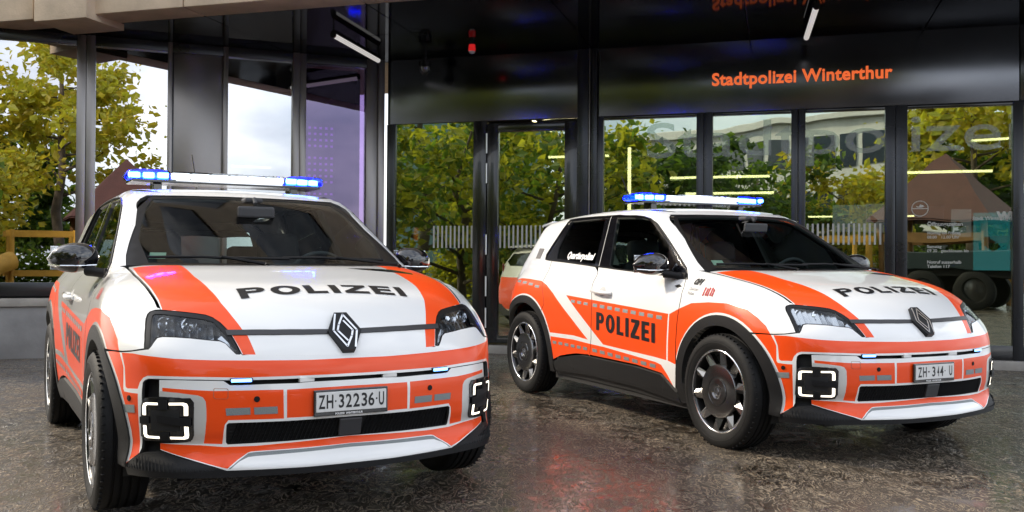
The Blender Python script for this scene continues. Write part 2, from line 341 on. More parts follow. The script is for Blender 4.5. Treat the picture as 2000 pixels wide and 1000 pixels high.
# frosted lettering and prints on the panes
M_FR=glassmat('frosted_film',(.78,.84,.80),.14,.4,fres=False)
v,fs2=textmesh('Stadtpolizei',.62,.004,1.0,res=4); v=v-[v[:,0].min(),0]; sc=(7.12-3.25)/v[:,0].max()
me=bpy.data.meshes.new('frosted_lettering'); me.from_pydata([wz(3.25+p[0]*sc,-.020,2.30+p[1]*.93) for p in v],[],fs2); me.materials.append(M_FR)
o=bpy.data.objects.new('frosted_lettering',me); COL.objects.link(o); o.parent=bl; inb(o)
def mark_row(u0,u1,z0,z1,name='glass_marking'):
    b=MB(); n=int((u1-u0)/.052)
    for i in range(n): b.box((u0+.026+i*(u1-u0-.052)/max(1,n-1),-.021,(z0+z1)/2),(.022,.002,z1-z0))
    b.v=[tuple(FRM['R']@Vector(p)) for p in b.v]; o=b.build(name,M_WHT_,bl); inb(o); o['kind']='stuff'
M_WHT_=mat('white_film',(.52,.52,.48),.6)
mark_row(.62,1.16,1.26,1.53); mark_row(1.47,2.29,1.26,1.53); mark_row(5.0,5.80,1.30,1.53); mark_row(2.75,3.82,1.3,1.53); mark_row(4.0,4.85,1.3,1.53)
def gtext(body,size,u,z,bold=.0006,name='door_notice',m=None):
    v,fc=textmesh(body,size,bold); me=bpy.data.meshes.new(name); me.from_pydata([wz(u+p[0],-.0215,z+p[1]) for p in v],[],fc); me.materials.append(m or M_WHT_); o=bpy.data.objects.new(name,me); COL.objects.link(o); o.parent=bl; inb(o)
gtext('Öffnungszeiten',.058,6.24,1.50,.0012); gtext('Montag bis Freitag\n08.00   12.00 Uhr',.044,6.24,1.41); gtext('Samstag\n09 30   geschlossen bis',.044,6.24,1.265); gtext('Notruf ausserhalb\nTelefon 117',.046,6.24,1.10,.001)
gtext('Stadt Winterthur',.052,6.68,1.56,.001); gtext('WM',.12,7.0-.08,1.56,.007)
b=MB(); n=40; ring=[]
for k in range(n):
    a0,a1=2*math.pi*k/n,2*math.pi*(k+1)/n
    b.add([wz(6.17+r_*math.cos(a),-.0215,1.685+r_*math.sin(a)) for a,r_ in ((a0,.085),(a1,.085),(a1,.077),(a0,.077))],[(0,1,2,3)])
b.add([wz(6.17+x,-.0215,1.685+z) for x,z in ((-.08,.004),(.08,.004),(.08,-.004),(-.08,-.004))],[(0,1,2,3)]); b.add([wz(6.17+x,-.0215,1.685+z) for x,z in ((-.04,.03),(-.01,.02),(.0,.045),(.03,.035),(.045,.02),(.02,.012),(-.03,.012))],[tuple(range(7))])
inb(b.build('door_emblem',M_WHT_,bl))
# --- rooms behind the glass ---
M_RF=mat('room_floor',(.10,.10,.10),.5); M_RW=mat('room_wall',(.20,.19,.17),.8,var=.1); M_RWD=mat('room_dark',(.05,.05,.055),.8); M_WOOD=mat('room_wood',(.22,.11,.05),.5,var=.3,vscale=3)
def room(side,u0,u1,v0,v1,wallm,nm):
    M=FRM[side]
    for n_,c,d in (('room_floor',((u0+u1)/2,(v0+v1)/2,.05),(u1-u0,abs(v1-v0),.06)),('room_ceiling',((u0+u1)/2,(v0+v1)/2,3.45),(u1-u0,abs(v1-v0),.06)),('room_wall',((u0+u1)/2,v0,1.75),(u1-u0,.06,3.4)),('room_wall',(u0,(v0+v1)/2,1.75),(.06,abs(v1-v0),3.4)),('room_wall',(u1,(v0+v1)/2,1.75),(.06,abs(v1-v0),3.4))):
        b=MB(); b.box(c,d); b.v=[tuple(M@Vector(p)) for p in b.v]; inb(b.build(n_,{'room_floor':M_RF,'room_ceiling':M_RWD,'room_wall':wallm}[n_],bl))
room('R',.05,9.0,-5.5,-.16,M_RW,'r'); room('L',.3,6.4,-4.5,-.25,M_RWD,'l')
M_LED=emit('led_tube',(1,.86,.45),4.0)
def tube(side,u0,v0,z0,u1,v1,z1,label,r_=.022,m=None,cat='lamp'):
    a=FRM[side]@Vector((u0,v0,z0)); c=FRM[side]@Vector((u1,v1,z1)); mid=(a+c)/2; t=thing('tube_lamp',label,cat,mid,group='tube lamps inside the station')
    b=MB(); b.tube([a-mid,c-mid],r_,8); b.build('tube',m or M_LED,t)
    b=MB(); b.tube([a-mid+Vector((0,0,r_)),c-mid+Vector((0,0,r_))],r_*.8,6); b.build('lamp_housing',M_BLK,t)
tube('R',2.9,-1.0,.6,2.9,-1.0,2.55,'upright yellow light tube behind the pane right of the door')
tube('R',3.3,-2.0,2.25,4.6,-2.0,2.25,'topmost of the three stacked light tubes in the lobby',.018)
tube('R',3.45,-2.6,2.08,4.65,-2.6,2.08,'middle of the three stacked light tubes in the lobby',.018)
tube('R',3.2,-3.2,1.72,4.8,-3.2,1.72,'lowest of the three stacked light tubes in the lobby',.018)
tube('R',1.80,-1.2,2.48,2.6,-1.2,2.48,'level light tube behind the glass of the entrance door',.016)
tube('R',1.55,-1.1,3.0,2.0,-.5,2.72,'slanting light tube at the top of the door glass',.016)
tube('R',6.1,-2.2,2.28,7.3,-2.2,2.28,'light tube low behind the rightmost pane',.018)
tube('R',7.2,-.9,2.52,7.0,-1.8,2.62,'short slanting light tube high behind the rightmost pane',.016)
tube('R',5.1,-2.6,1.74,6.6,-2.6,1.74,'light tube above the pinned notices',.012)
tube('L',1.25,-1.2,2.32,1.75,-1.2,2.32,'short white light tube behind the pale pane of the left wing',.018,emit('led_white',(1,.98,.95),3.0))
M_PAP=mat('paper',(.62,.63,.70),.6,emis=(.6,.62,.75),estr=.25)  # plain paper given a faint emission so the sheets look brighter
def notice(u,z,w_,h,label,m,mark=None):
    t=thing('notice',label,'notice',wz(u,-.30,z)); b=MB(); b.box((0,0,0),(w_,.006,h),Matrix.Rotation(aR,3,'Z')); b.build('sheet',m,t)
    if mark:
        b=MB(); 
        for k in range(4): b.box(Vector((-w_*.2+.1*k*w_,0,-.05*h*k))+NR_*.006,(w_*.14,.003,h*.16),Matrix.Rotation(aR,3,'Z')@Matrix.Rotation(.5*k,3,'Y'))
        b.build('print',mark,t)
notice(5.48,1.60,.36,.30,'wide pale notice behind the pane with the striped band',M_PAP); notice(5.75,1.60,.2,.32,'narrow notice with a red print beside the wide one',M_PAP,M_REDP:=mat('red_print2',(.5,.05,.03),.5))
notice(6.30,1.58,.30,.30,'bluish notice left behind the opening hours',mat('paper_blue',(.30,.35,.55),.6)); notice(6.62,1.54,.2,.30,'white notice with yellow figures behind the opening hours',M_PAP,mat('yellow_print',(.6,.4,.05),.5))
notice(6.95,1.34,.42,.62,'teal poster at the right edge of the rightmost pane',mat('paper_teal',(.02,.17,.22),.5,emis=(.02,.25,.32),estr=.8),mat('teal_print',(.1,.35,.4),.5))  # poster sheet emits its own colour to show through the pane reflections
for u,w_ in ((5.15,.42),(5.66,.5)):
    t=thing('cupboard','wooden cupboard %s inside the station lobby'%('left of the other one' if u<5.3 else 'below the notices'),'cupboard',wz(u+.1,-1.0,0.09)); b=MB(); b.box((0,0,.6),(w_,.4,1.1),Matrix.Rotation(aR,3,'Z'),bev=.01); b.build('carcass',M_WOOD,t)
    b=MB(); b.box(Vector((0,0,.6))+NR_*.21,(w_*.86,.02,.98),Matrix.Rotation(aR,3,'Z'),bev=.006); b.build('cupboard_door',M_WOOD,t)
t=thing('purple_display','purple lit dot display behind the violet pane of the left wing','display',FRM['L']@Vector((.8,-.22,1.0)))
b=MB(); b.box((0,0,.95),(.42,.03,1.7),Matrix.Rotation(aL,3,'Z')); b.build('display_board',mat('display_board',(.05,.03,.07),.6),t)
b=MB()
for r_ in range(22):
    if r_%6==5: continue
    for c_ in range(6): b.box(TL_*(-.17+.068*c_)+NL_*.02+Vector((0,0,.18+.074*r_)),(.030,.006,.026),Matrix.Rotation(aL,3,'Z'))
o=b.build('display_dot',emit('purple_led',(.45,.10,.75),.6),t); o['kind']='stuff'
t=thing('intercom_post','pale green intercom box on a dark post behind the left door pane','intercom',wz(.66,-.35,.08)); b=MB(); b.tube([(0,0,0),(0,0,1.2)],.035,8); b.build('post',M_BLK,t); b=MB(); b.box((0,0,1.42),(.15,.08,.50),Matrix.Rotation(aR,3,'Z'),bev=.01); b.build('box',mat('intercom_green',(.30,.42,.30),.5),t); b=MB(); b.box((0,0,0),(.16,.06,.42),Matrix.Rotation(aR,3,'Z'),bev=.008); b.v=[tuple(Vector(p)+TR_*.2+Vector((0,0,1.38))) for p in b.v]; b.build('card_reader',mat('intercom_dark',(.14,.17,.12),.5),t)
t=thing('wall_beacon','small orange beacon on the pale wall behind the left door pane','beacon',wz(.3,-.3,1.44)); b=MB(); b.lathe([(-.08,0),(-.08,.028),(.05,.03),(.08,.02),(.085,0)],14,'z'); b.build('beacon_lens',mat('beacon_orange',(.6,.16,.01),.3,emis=(.8,.2,.02),estr=.4),t,smooth=True); b=MB(); b.box((0,0,-.1),(.07,.05,.03),bev=.005); b.build('beacon_base',M_BLK,t)
# --- things under the canopy ---
def ctube(a,c,label):
    mid=(a+c)/2; t=thing('canopy_lamp',label,'lamp',mid); d=(c-a).normalized(); b=MB(); b.tube([a-mid-Vector((0,0,.03)),c-mid-Vector((0,0,.03))],.028,12); b.build('diffuser',mat('lamp_diffuser',(.78,.76,.72),.4,emis=(1,.96,.9),estr=.22),t,angle=50)  # diffuser emits faintly though the lamp is off
    b=MB(); b.tube([a-mid+Vector((0,0,.005)),c-mid+Vector((0,0,.005))],.030,10); b.build('lamp_housing',M_BLK,t,angle=50)
    for q in (a,c):
        b=MB(); b.tube([q-mid-d*.0+Vector((0,0,-.03)),q-mid+(d*.02 if q==c else -d*.02)+Vector((0,0,-.03))],.034,12); b.tube([q-mid+Vector((0,0,.03)),q-mid+Vector((0,0,.10))],.008,6); b.build('end_cap',M_BLK,t,angle=50)
ctube(Vector((-1.90,9.93,3.50)),Vector((-1.60,11.15,3.50)),'unlit tube lamp hanging at the left over the inner corner'); ctube(Vector((3.10,9.95,3.51)),Vector((2.82,8.75,3.51)),'unlit tube lamp hanging above the word Winterthur')
t=thing('fire_alarm','small red alarm beacon hanging from the black soffit','alarm',(-.468,10.66,SOF)); b=MB(); b.lathe([(0,0),(0,.034),(-.04,.038),(-.04,.02)],20,'z'); b.build('alarm_base',M_BLK,t,angle=40); b=MB(); b.lathe([(-.04,.036),(-.09,.042),(-.115,.040),(-.115,.0)],20,'z'); b.build('alarm_body',mat('alarm_red',(.55,.02,.02),.25,coat=1,emis=(.8,.02,.02),estr=.25),t,angle=40); b=MB(); b.lathe([(-.115,.038),(-.138,.026),(-.146,0)],20,'z'); b.build('alarm_lens',mat('alarm_clear',(.8,.8,.8),.2),t,smooth=True)
t=thing('dome_camera','dark dome camera under the soffit near the inner corner','camera',(-1.05,11.2,SOF)); b=MB(); b.lathe([(0,.03),(-.12,.03),(-.12,.075),(-.19,.075)],20,'z'); b.build('camera_bracket',M_BLK,t,angle=40); b=MB(); b.lathe([(-.19,.07),(-.24,.06),(-.27,.035),(-.28,0)],20,'z'); b.build('camera_dome',mat('dome_smoke',(.03,.03,.03),.05,coat=1),t,smooth=True)

# ---------- car body surface as an implicit function (x forward, y left, z up; front axle x=0) ----------
def spl(xs, ys):
    xs=np.array(xs,float); ys=np.array(ys,float); h=np.diff(xs); d=np.diff(ys)/h
    m=np.zeros(len(xs)); m[1:-1]=np.where(d[:-1]*d[1:]>0, 2*d[:-1]*d[1:]/(d[:-1]+d[1:]+1e-12),0)
    m[0]=d[0]; m[-1]=d[-1]
    def f(x):
        x=np.asarray(x,float); i=np.clip(np.searchsorted(xs,x)-1,0,len(h)-1); t=(x-xs[i])/h[i]
        t2=np.clip(t,0,1); a=t2*t2*(3-2*t2)
        v=ys[i]*(1-a)+ys[i+1]*a+h[i]*(m[i]*(t2-2*t2**2+t2**3)+m[i+1]*(t2**3-t2**2))
        return v+np.where(t<0,m[i]*t*h[i],0)+np.where(t>1,m[i+1]*(t-1)*h[i],0)
    return f
def smax(a,b,k):
    h=np.maximum(k-np.abs(a-b),0)/k
    return np.maximum(a,b)+h*h*k*.25
XF=spl([.10,.17,.22,.26,.30,.345,.40,.45,.52,.59,.655,.69,.73,.78,.83,.88,.92,.95,1.0],
       [.66,.74,.772,.772,.744,.736,.752,.757,.758,.750,.746,.740,.716,.677,.627,.563,.487,.397,.15])
ZB=spl([-.6,-.14,.02,.2,.42,.52,.61,.665,.72],[1.055,1.036,1.031,1.004,.951,.912,.845,.792,.715])
WS=spl([.1,.2,.3,.45,.6,.7,.78,.85,.89,.935,.97,1.006,1.04,1.1],[.79,.82,.848,.866,.872,.872,.867,.855,.845,.822,.794,.768,.75,.735])
WX=spl([-3.2,-2.9,-2.55,-2.2,-1.7,-1.0,-.5,0.,.25,.45,.8],[-.03,.0,.012,.006,-.004,-.006,-.006,-.002,-.012,-.03,-.06])
ZR=spl([-3.1,-2.85,-2.5,-2.1,-1.7,-1.35,-1.1,-.9,-.6],[1.33,1.395,1.442,1.472,1.485,1.484,1.468,1.44,1.375])
XR=spl([.1,.2,.35,.5,.65,.8,.95,1.05,1.2,1.35,1.45,1.6],[-2.95,-3.03,-3.09,-3.12,-3.12,-3.09,-3.04,-3.0,-2.90,-2.80,-2.74,-2.64])
def FB(P):
    x,y,z=P[...,0],np.abs(P[...,1]),P[...,2]
    y2=y*y
    up=np.clip((z-.72)/.15,0,1)
    side=y-(WS(z)+WX(x))
    xq=XF(z)-.30*y2-.11*y2*y2*up
    front=(x-xq)*.85
    bon=(z-ZB(x+.30*y2)+.10*y2*y2*np.clip((x-.05)/.3,0,1))*.9
    top=np.maximum(front,bon)
    low=smax(front,side,.20+.08*np.clip((z-.25)/.15,0,1))
    low=smax(low,bon,.07)
    rear=(XR(z)+.22*y2-x)*.95
    low=smax(low,rear,.20)
    # greenhouse
    ws=(x-(-.24-(z-1.035)*1.75-.25*y2))*.496
    sg=(y-(.768-(z-1.006)*.36))*.94
    rf=z-(ZR(x)-.055*y2)
    gr=smax(smax(ws,sg,.07),rf,.075)
    gr=smax(gr,rear,.10)
    gr=np.maximum(gr,.80-z)
    return np.minimum(low,gr)
def grad(P,e=2e-3):
    g=np.stack([FB(P+np.array(d)*e)-FB(P-np.array(d)*e) for d in ((1,0,0),(0,1,0),(0,0,1))],-1)
    return g/(np.linalg.norm(g,axis=-1,keepdims=True)+1e-12)
def cast(o,d,t0,t1,n=400):
    """first entry of rays o+t d into the body"""
    o=np.atleast_2d(np.array(o,float)); d=np.atleast_2d(np.array(d,float))
    ts=np.linspace(t0,t1,n); best=np.full(len(o),np.nan); prev=FB(o+d*ts[0]); lo=np.full(len(o),np.nan); hi=lo.copy()
    for t in ts[1:]:
        c=FB(o+d*t); hit=np.isnan(hi)&(prev>0)&(c<=0); hi[hit]=t; lo[hit]=t-(ts[1]-ts[0]); prev=c
    for _ in range(30):
        m=(lo+hi)/2; c=FB(o+d*m[:,None]); lo=np.where(c>0,m,lo); hi=np.where(c>0,hi,m)
    return o+d*((lo+hi)/2)[:,None]

# points measured on the car surface, right half
TR = {"hl_out":[[0.502,-0.742,0.71],[0.479,-0.737,0.742],[0.439,-0.729,0.787],[0.403,-0.72,0.823],[0.389,-0.713,0.839],[0.384,-0.704,0.848],[0.389,-0.692,0.852],[0.404,-0.672,0.853],[0.442,-0.625,0.85],[0.48,-0.569,0.844],[0.51,-0.52,0.836],[0.529,-0.499,0.827],[0.559,-0.475,0.806],[0.597,-0.452,0.776],[0.63,-0.436,0.741],[0.669,-0.417,0.69],[0.669,-0.421,0.687],[0.665,-0.434,0.688],[0.651,-0.449,0.705],[0.63,-0.467,0.728],[0.618,-0.484,0.737],[0.603,-0.524,0.741],[0.572,-0.587,0.749],[0.54,-0.642,0.753],[0.515,-0.679,0.754],[0.506,-0.697,0.75],[0.509,-0.708,0.737],[0.514,-0.72,0.72],[0.514,-0.731,0.708],[0.507,-0.74,0.707]],
 "hl_lens":[[0.509,-0.727,0.72],[0.479,-0.721,0.757],[0.433,-0.711,0.806],[0.406,-0.702,0.833],[0.404,-0.692,0.841],[0.431,-0.662,0.84],[0.467,-0.618,0.834],[0.497,-0.573,0.828],[0.527,-0.524,0.82],[0.548,-0.497,0.811],[0.578,-0.479,0.787],[0.607,-0.462,0.76],[0.635,-0.445,0.73],[0.665,-0.424,0.693],[0.663,-0.434,0.692],[0.649,-0.448,0.709],[0.627,-0.467,0.732],[0.615,-0.484,0.742],[0.6,-0.523,0.745],[0.569,-0.586,0.753],[0.536,-0.641,0.758],[0.509,-0.682,0.759],[0.499,-0.701,0.754],[0.504,-0.713,0.739],[0.509,-0.723,0.724]],
 "strip_top":[[0.593,-0.459,0.778],[0.613,-0.388,0.778],[0.637,-0.279,0.776],[0.654,-0.165,0.775],[0.662,-0.071,0.773],[0.665,0.072,0.769],[0.649,0.215,0.774]],
 "strip_bot":[[0.611,-0.456,0.759],[0.628,-0.392,0.758],[0.652,-0.283,0.757],[0.669,-0.17,0.756],[0.677,-0.07,0.755],[0.677,0.066,0.755],[0.663,0.21,0.758]],
 "stripe_hood":[[-0.306,-0.688,1.025],[-0.114,-0.496,1.027],[0.127,-0.485,0.985],[0.344,-0.47,0.936],[0.476,-0.449,0.88],[0.545,-0.424,0.833],[0.616,-0.393,0.772],[0.596,-0.464,0.773],[0.555,-0.49,0.806],[0.53,-0.517,0.82],[0.493,-0.556,0.838],[0.438,-0.624,0.853],[0.408,-0.664,0.855],[0.342,-0.667,0.892],[0.262,-0.674,0.923],[0.106,-0.683,0.964],[-0.08,-0.689,0.995]],
 "stripe_low":[[0.616,-0.437,0.759],[0.631,-0.382,0.758],[0.684,-0.363,0.686],[0.672,-0.409,0.687]],
 "shut":[[-0.335,-0.7,1.025],[-0.078,-0.702,0.992],[0.112,-0.696,0.96],[0.262,-0.686,0.919],[0.34,-0.678,0.888],[0.4,-0.674,0.855]],
 "band_top":[[0.401,-0.813,0.691],[0.464,-0.78,0.691],[0.498,-0.757,0.687],[0.54,-0.717,0.682],[0.588,-0.65,0.675],[0.624,-0.581,0.671],[0.652,-0.511,0.668],[0.694,-0.364,0.664],[0.727,-0.171,0.66],[0.735,-0.03,0.661]],
 "band_left":[[0.401,-0.813,0.691],[0.415,-0.808,0.66],[0.425,-0.805,0.637],[0.433,-0.803,0.566],[0.437,-0.801,0.558],[0.447,-0.796,0.555],[0.496,-0.767,0.557],[0.501,-0.762,0.575],[0.503,-0.76,0.583],[0.516,-0.75,0.601],[0.531,-0.737,0.609],[0.567,-0.702,0.61],[0.651,-0.567,0.607],[0.695,-0.423,0.601],[0.735,-0.215,0.601],[0.748,-0.052,0.6],[0.749,-0.005,0.601]],
 "recess_top":[[0.515,-0.754,0.497],[0.514,-0.754,0.556],[0.515,-0.751,0.582],[0.522,-0.745,0.592],[0.535,-0.734,0.598],[0.568,-0.702,0.599],[0.652,-0.567,0.597],[0.679,-0.485,0.593],[0.696,-0.424,0.591],[0.724,-0.292,0.59],[0.743,-0.149,0.59],[0.75,0.012,0.59]],
 "panel_top":[[0.576,-0.701,0.532],[0.57,-0.7,0.595],[0.618,-0.636,0.595],[0.652,-0.567,0.593],[0.679,-0.485,0.59],[0.684,-0.473,0.581],[0.688,-0.462,0.573],[0.698,-0.424,0.572],[0.719,-0.331,0.573],[0.737,-0.221,0.572],[0.745,-0.149,0.575],[0.751,0.012,0.576]],
 "O1":[[0.581,-0.691,0.566],[0.675,-0.515,0.553],[0.701,-0.425,0.552],[0.734,-0.267,0.55],[0.735,-0.265,0.437],[0.691,-0.468,0.44],[0.686,-0.48,0.423],[0.666,-0.485,0.346],[0.646,-0.55,0.351],[0.661,-0.547,0.396],[0.668,-0.545,0.443],[0.668,-0.545,0.482],[0.668,-0.548,0.514],[0.664,-0.558,0.53],[0.656,-0.575,0.538],[0.624,-0.637,0.546],[0.583,-0.691,0.551]],
 "O2":[[0.736,-0.254,0.549],[0.753,-0.095,0.551],[0.755,-0.007,0.552],[0.757,-0.007,0.44],[0.754,-0.095,0.439],[0.737,-0.254,0.439]],
 "fang":[[0.576,-0.701,0.532],[0.625,-0.637,0.53],[0.643,-0.607,0.522],[0.65,-0.593,0.511],[0.652,-0.587,0.493],[0.643,-0.585,0.385],[0.635,-0.589,0.368],[0.626,-0.602,0.359],[0.604,-0.641,0.354],[0.645,-0.551,0.35],[0.661,-0.547,0.396],[0.668,-0.545,0.443],[0.668,-0.545,0.482],[0.668,-0.548,0.514],[0.664,-0.558,0.53],[0.656,-0.575,0.538],[0.624,-0.637,0.547],[0.577,-0.698,0.553]],
 "O4":[[0.564,-0.694,0.352],[0.609,-0.633,0.349],[0.641,-0.564,0.345],[0.668,-0.478,0.335],[0.697,-0.363,0.334],[0.727,-0.17,0.341],[0.736,0.001,0.348],[0.739,0.0,0.319],[0.731,-0.171,0.316],[0.7,-0.364,0.314],[0.696,-0.383,0.313],[0.695,-0.394,0.31],[0.697,-0.434,0.286],[0.705,-0.474,0.258],[0.688,-0.516,0.27],[0.637,-0.6,0.297],[0.567,-0.694,0.33]],
 "silver":[[0.706,-0.47,0.256],[0.7,-0.43,0.284],[0.696,-0.392,0.308],[0.701,-0.364,0.311],[0.732,-0.171,0.313],[0.739,0.0,0.318],[0.743,-0.001,0.304],[0.735,-0.172,0.3],[0.705,-0.365,0.296],[0.7,-0.394,0.294],[0.704,-0.428,0.281],[0.708,-0.463,0.256]],
 "lipwhite":[[0.708,-0.463,0.253],[0.705,-0.428,0.279],[0.701,-0.394,0.293],[0.706,-0.366,0.295],[0.736,-0.172,0.298],[0.743,-0.001,0.303],[0.772,-0.011,0.249],[0.762,-0.18,0.248],[0.731,-0.372,0.251]],
 "liplow":[[0.382,-0.811,0.251],[0.489,-0.766,0.306],[0.518,-0.742,0.32],[0.567,-0.694,0.327],[0.638,-0.6,0.294],[0.69,-0.517,0.267],[0.704,-0.476,0.251],[0.731,-0.372,0.249],[0.762,-0.18,0.246],[0.772,-0.011,0.246]],
 "lipbot":[[0.279,-0.811,0.215],[0.474,-0.778,0.226],[0.622,-0.672,0.233],[0.704,-0.476,0.228],[0.752,-0.258,0.225],[0.772,-0.011,0.229]],
 "drl":[[0.515,-0.754,0.497],[0.52,-0.751,0.517],[0.534,-0.741,0.526],[0.646,-0.6,0.528],[0.652,-0.588,0.511],[0.643,-0.585,0.385],[0.631,-0.594,0.362],[0.517,-0.739,0.361],[0.503,-0.752,0.378]],
 "grille":[[0.688,-0.474,0.423],[0.691,-0.466,0.429],[0.736,-0.255,0.427],[0.756,-0.006,0.429],[0.736,0.001,0.349],[0.717,-0.249,0.345],[0.671,-0.465,0.344],[0.67,-0.472,0.352]],
 "sens_o":[[0.455,-0.792,0.518]],
 "sens_i":[[0.718,-0.366,0.517]],
 "refl_o":[[0.386,-0.822,0.489],[0.483,-0.775,0.495],[0.483,-0.774,0.464],[0.387,-0.82,0.46]],
 "refl_i":[[0.689,-0.478,0.486],[0.712,-0.39,0.486],[0.712,-0.389,0.459],[0.689,-0.475,0.458]],
 "refl_i2":[[0.715,-0.377,0.486],[0.732,-0.29,0.486],[0.732,-0.288,0.458],[0.715,-0.375,0.458]],
 "flash":[[0.686,-0.46,0.596],[0.707,-0.379,0.594],[0.708,-0.379,0.578],[0.688,-0.46,0.579]],
 "tow":[[0.673,-0.52,0.561],[0.674,-0.515,0.563],[0.687,-0.473,0.561],[0.689,-0.468,0.556],[0.692,-0.469,0.527],[0.691,-0.474,0.521],[0.678,-0.515,0.523],[0.676,-0.521,0.529]],
 "hood_text":[[0.379,-0.368,0.935],[0.472,0.373,0.895],[0.471,-0.36,0.897],[0.381,0.338,0.936]],
 "logo":[[0.606,-0.023,0.83],[0.605,0.03,0.831],[0.668,0.071,0.766],[0.722,0.022,0.689],[0.723,-0.025,0.688],[0.671,-0.072,0.762]],
 "O5":[[-0.507,-0.863,0.758],[-0.409,-0.859,0.797],[-0.291,-0.853,0.836],[-0.121,-0.853,0.849],[0.049,-0.851,0.85],[0.209,-0.834,0.82],[0.288,-0.827,0.78],[0.349,-0.822,0.739],[0.399,-0.814,0.691],[0.427,-0.803,0.656],[0.439,-0.798,0.621],[0.445,-0.797,0.557],[0.471,-0.784,0.544],[0.506,-0.761,0.544],[0.5,-0.765,0.543],[0.497,-0.76,0.31],[0.421,-0.803,0.255]],
 "door_orange":[[-1.862,-0.858,0.828],[-0.517,-0.863,0.759],[-0.539,-0.861,0.463],[-0.665,-0.861,0.471],[-1.308,-0.863,0.498]],
 "quarter_orange":[[-2.679,-0.828,0.94],[-2.537,-0.832,0.938],[-2.31,-0.836,0.926],[-2.196,-0.849,0.896],[-2.069,-0.861,0.836],[-1.521,-0.865,0.516],[-1.73,-0.867,0.531],[-2.093,-0.874,0.528],[-2.123,-0.876,0.577]],
 "low_orange":[[-2.088,-0.872,0.499],[-1.733,-0.865,0.5],[-1.523,-0.863,0.489],[-1.309,-0.862,0.482],[-0.664,-0.859,0.44],[-0.601,-0.858,0.428],[-0.537,-0.852,0.369],[-0.488,-0.843,0.303],[-0.546,-0.849,0.342],[-0.605,-0.852,0.368],[-0.911,-0.855,0.39],[-1.622,-0.857,0.398],[-1.794,-0.856,0.377],[-1.94,-0.856,0.352],[-2.068,-0.853,0.315]],
 "front_orange_left":[[-0.507,-0.863,0.758],[-0.507,-0.865,0.722],[-0.525,-0.861,0.462],[-0.456,-0.855,0.391]],
 "sill":[[-2.064,-0.852,0.305],[-1.941,-0.855,0.348],[-1.795,-0.856,0.372],[-1.623,-0.857,0.393],[-0.912,-0.854,0.384],[-0.606,-0.851,0.363],[-0.461,-0.835,0.269],[-0.438,-0.812,0.192]],
 "sill2":[[-2.052,-0.83,0.225],[-1.567,-0.828,0.24],[-0.955,-0.826,0.238],[-0.427,-0.812,0.194]],
 "sill3":[[-2.087,-0.825,0.205],[-0.511,-0.807,0.175],[-0.431,-0.809,0.183]],
 "flare_r":[[-2.696,-0.876,0.778],[-2.584,-0.875,0.811],[-2.468,-0.875,0.804],[-2.353,-0.878,0.765],[-2.242,-0.879,0.68],[-2.159,-0.877,0.597],[-2.112,-0.875,0.534],[-2.077,-0.854,0.317]],
 "flare_r_in":[[-2.866,-0.852,0.619],[-2.711,-0.881,0.711],[-2.545,-0.882,0.744],[-2.41,-0.882,0.724],[-2.282,-0.88,0.652],[-2.201,-0.877,0.559],[-2.159,-0.871,0.445],[-2.154,-0.851,0.29]],
 "flare_f":[[-0.468,-0.839,0.286],[-0.428,-0.858,0.417],[-0.372,-0.866,0.566],[-0.283,-0.868,0.669],[-0.155,-0.868,0.738],[-0.035,-0.866,0.771],[0.081,-0.864,0.769],[0.191,-0.861,0.739],[0.289,-0.851,0.677],[0.362,-0.832,0.58],[0.401,-0.815,0.473],[0.41,-0.802,0.364],[0.42,-0.802,0.252]],
 "flare_f_in":[[-0.41,-0.827,0.239],[-0.364,-0.855,0.389],[-0.315,-0.865,0.509],[-0.224,-0.868,0.622],[-0.111,-0.869,0.694],[0.01,-0.87,0.719],[0.111,-0.867,0.714],[0.206,-0.862,0.663],[0.291,-0.851,0.574],[0.342,-0.834,0.452],[0.357,-0.821,0.311],[0.355,-0.814,0.247]],
 "dlo":[[-2.434,-0.734,1.099],[-2.442,-0.721,1.137],[-2.389,-0.692,1.217],[-2.298,-0.647,1.342],[-2.269,-0.635,1.374],[-2.249,-0.603,1.42],[-2.109,-0.603,1.426],[-1.878,-0.607,1.428],[-1.617,-0.61,1.427],[-1.489,-0.61,1.427],[-1.411,-0.615,1.42],[-1.258,-0.618,1.414],[-1.166,-0.621,1.405],[-1.069,-0.629,1.386],[-0.97,-0.641,1.348],[-0.779,-0.681,1.234],[-0.628,-0.715,1.139],[-0.484,-0.749,1.047],[-0.426,-0.78,0.979],[-0.545,-0.774,0.989],[-0.89,-0.766,1.011],[-1.332,-0.758,1.034],[-1.434,-0.755,1.041],[-1.629,-0.752,1.05],[-1.787,-0.748,1.061],[-2.09,-0.742,1.079],[-2.375,-0.737,1.093]],
 "rear_glass":[[-2.261,-0.732,1.106],[-2.28,-0.701,1.191],[-2.24,-0.66,1.307],[-2.196,-0.617,1.407],[-1.951,-0.619,1.41],[-1.687,-0.619,1.413],[-1.655,-0.676,1.263],[-1.633,-0.745,1.069],[-1.799,-0.742,1.079],[-2.049,-0.736,1.094]],
 "front_glass":[[-1.518,-0.623,1.406],[-1.496,-0.658,1.313],[-1.46,-0.701,1.192],[-1.418,-0.75,1.057],[-1.336,-0.756,1.04],[-0.895,-0.763,1.02],[-0.653,-0.768,1.006],[-0.755,-0.697,1.199],[-0.905,-0.667,1.285],[-1.038,-0.641,1.359],[-1.108,-0.631,1.384],[-1.185,-0.627,1.395],[-1.369,-0.622,1.406],[-1.526,-0.62,1.411]],
 "door_rear_edge":[[-1.607,-0.612,1.424],[-1.582,-0.684,1.239],[-1.564,-0.751,1.052],[-1.591,-0.761,1.026],[-1.534,-0.816,0.936],[-1.471,-0.861,0.79],[-1.469,-0.867,0.694],[-1.473,-0.865,0.531],[-1.504,-0.857,0.397]],
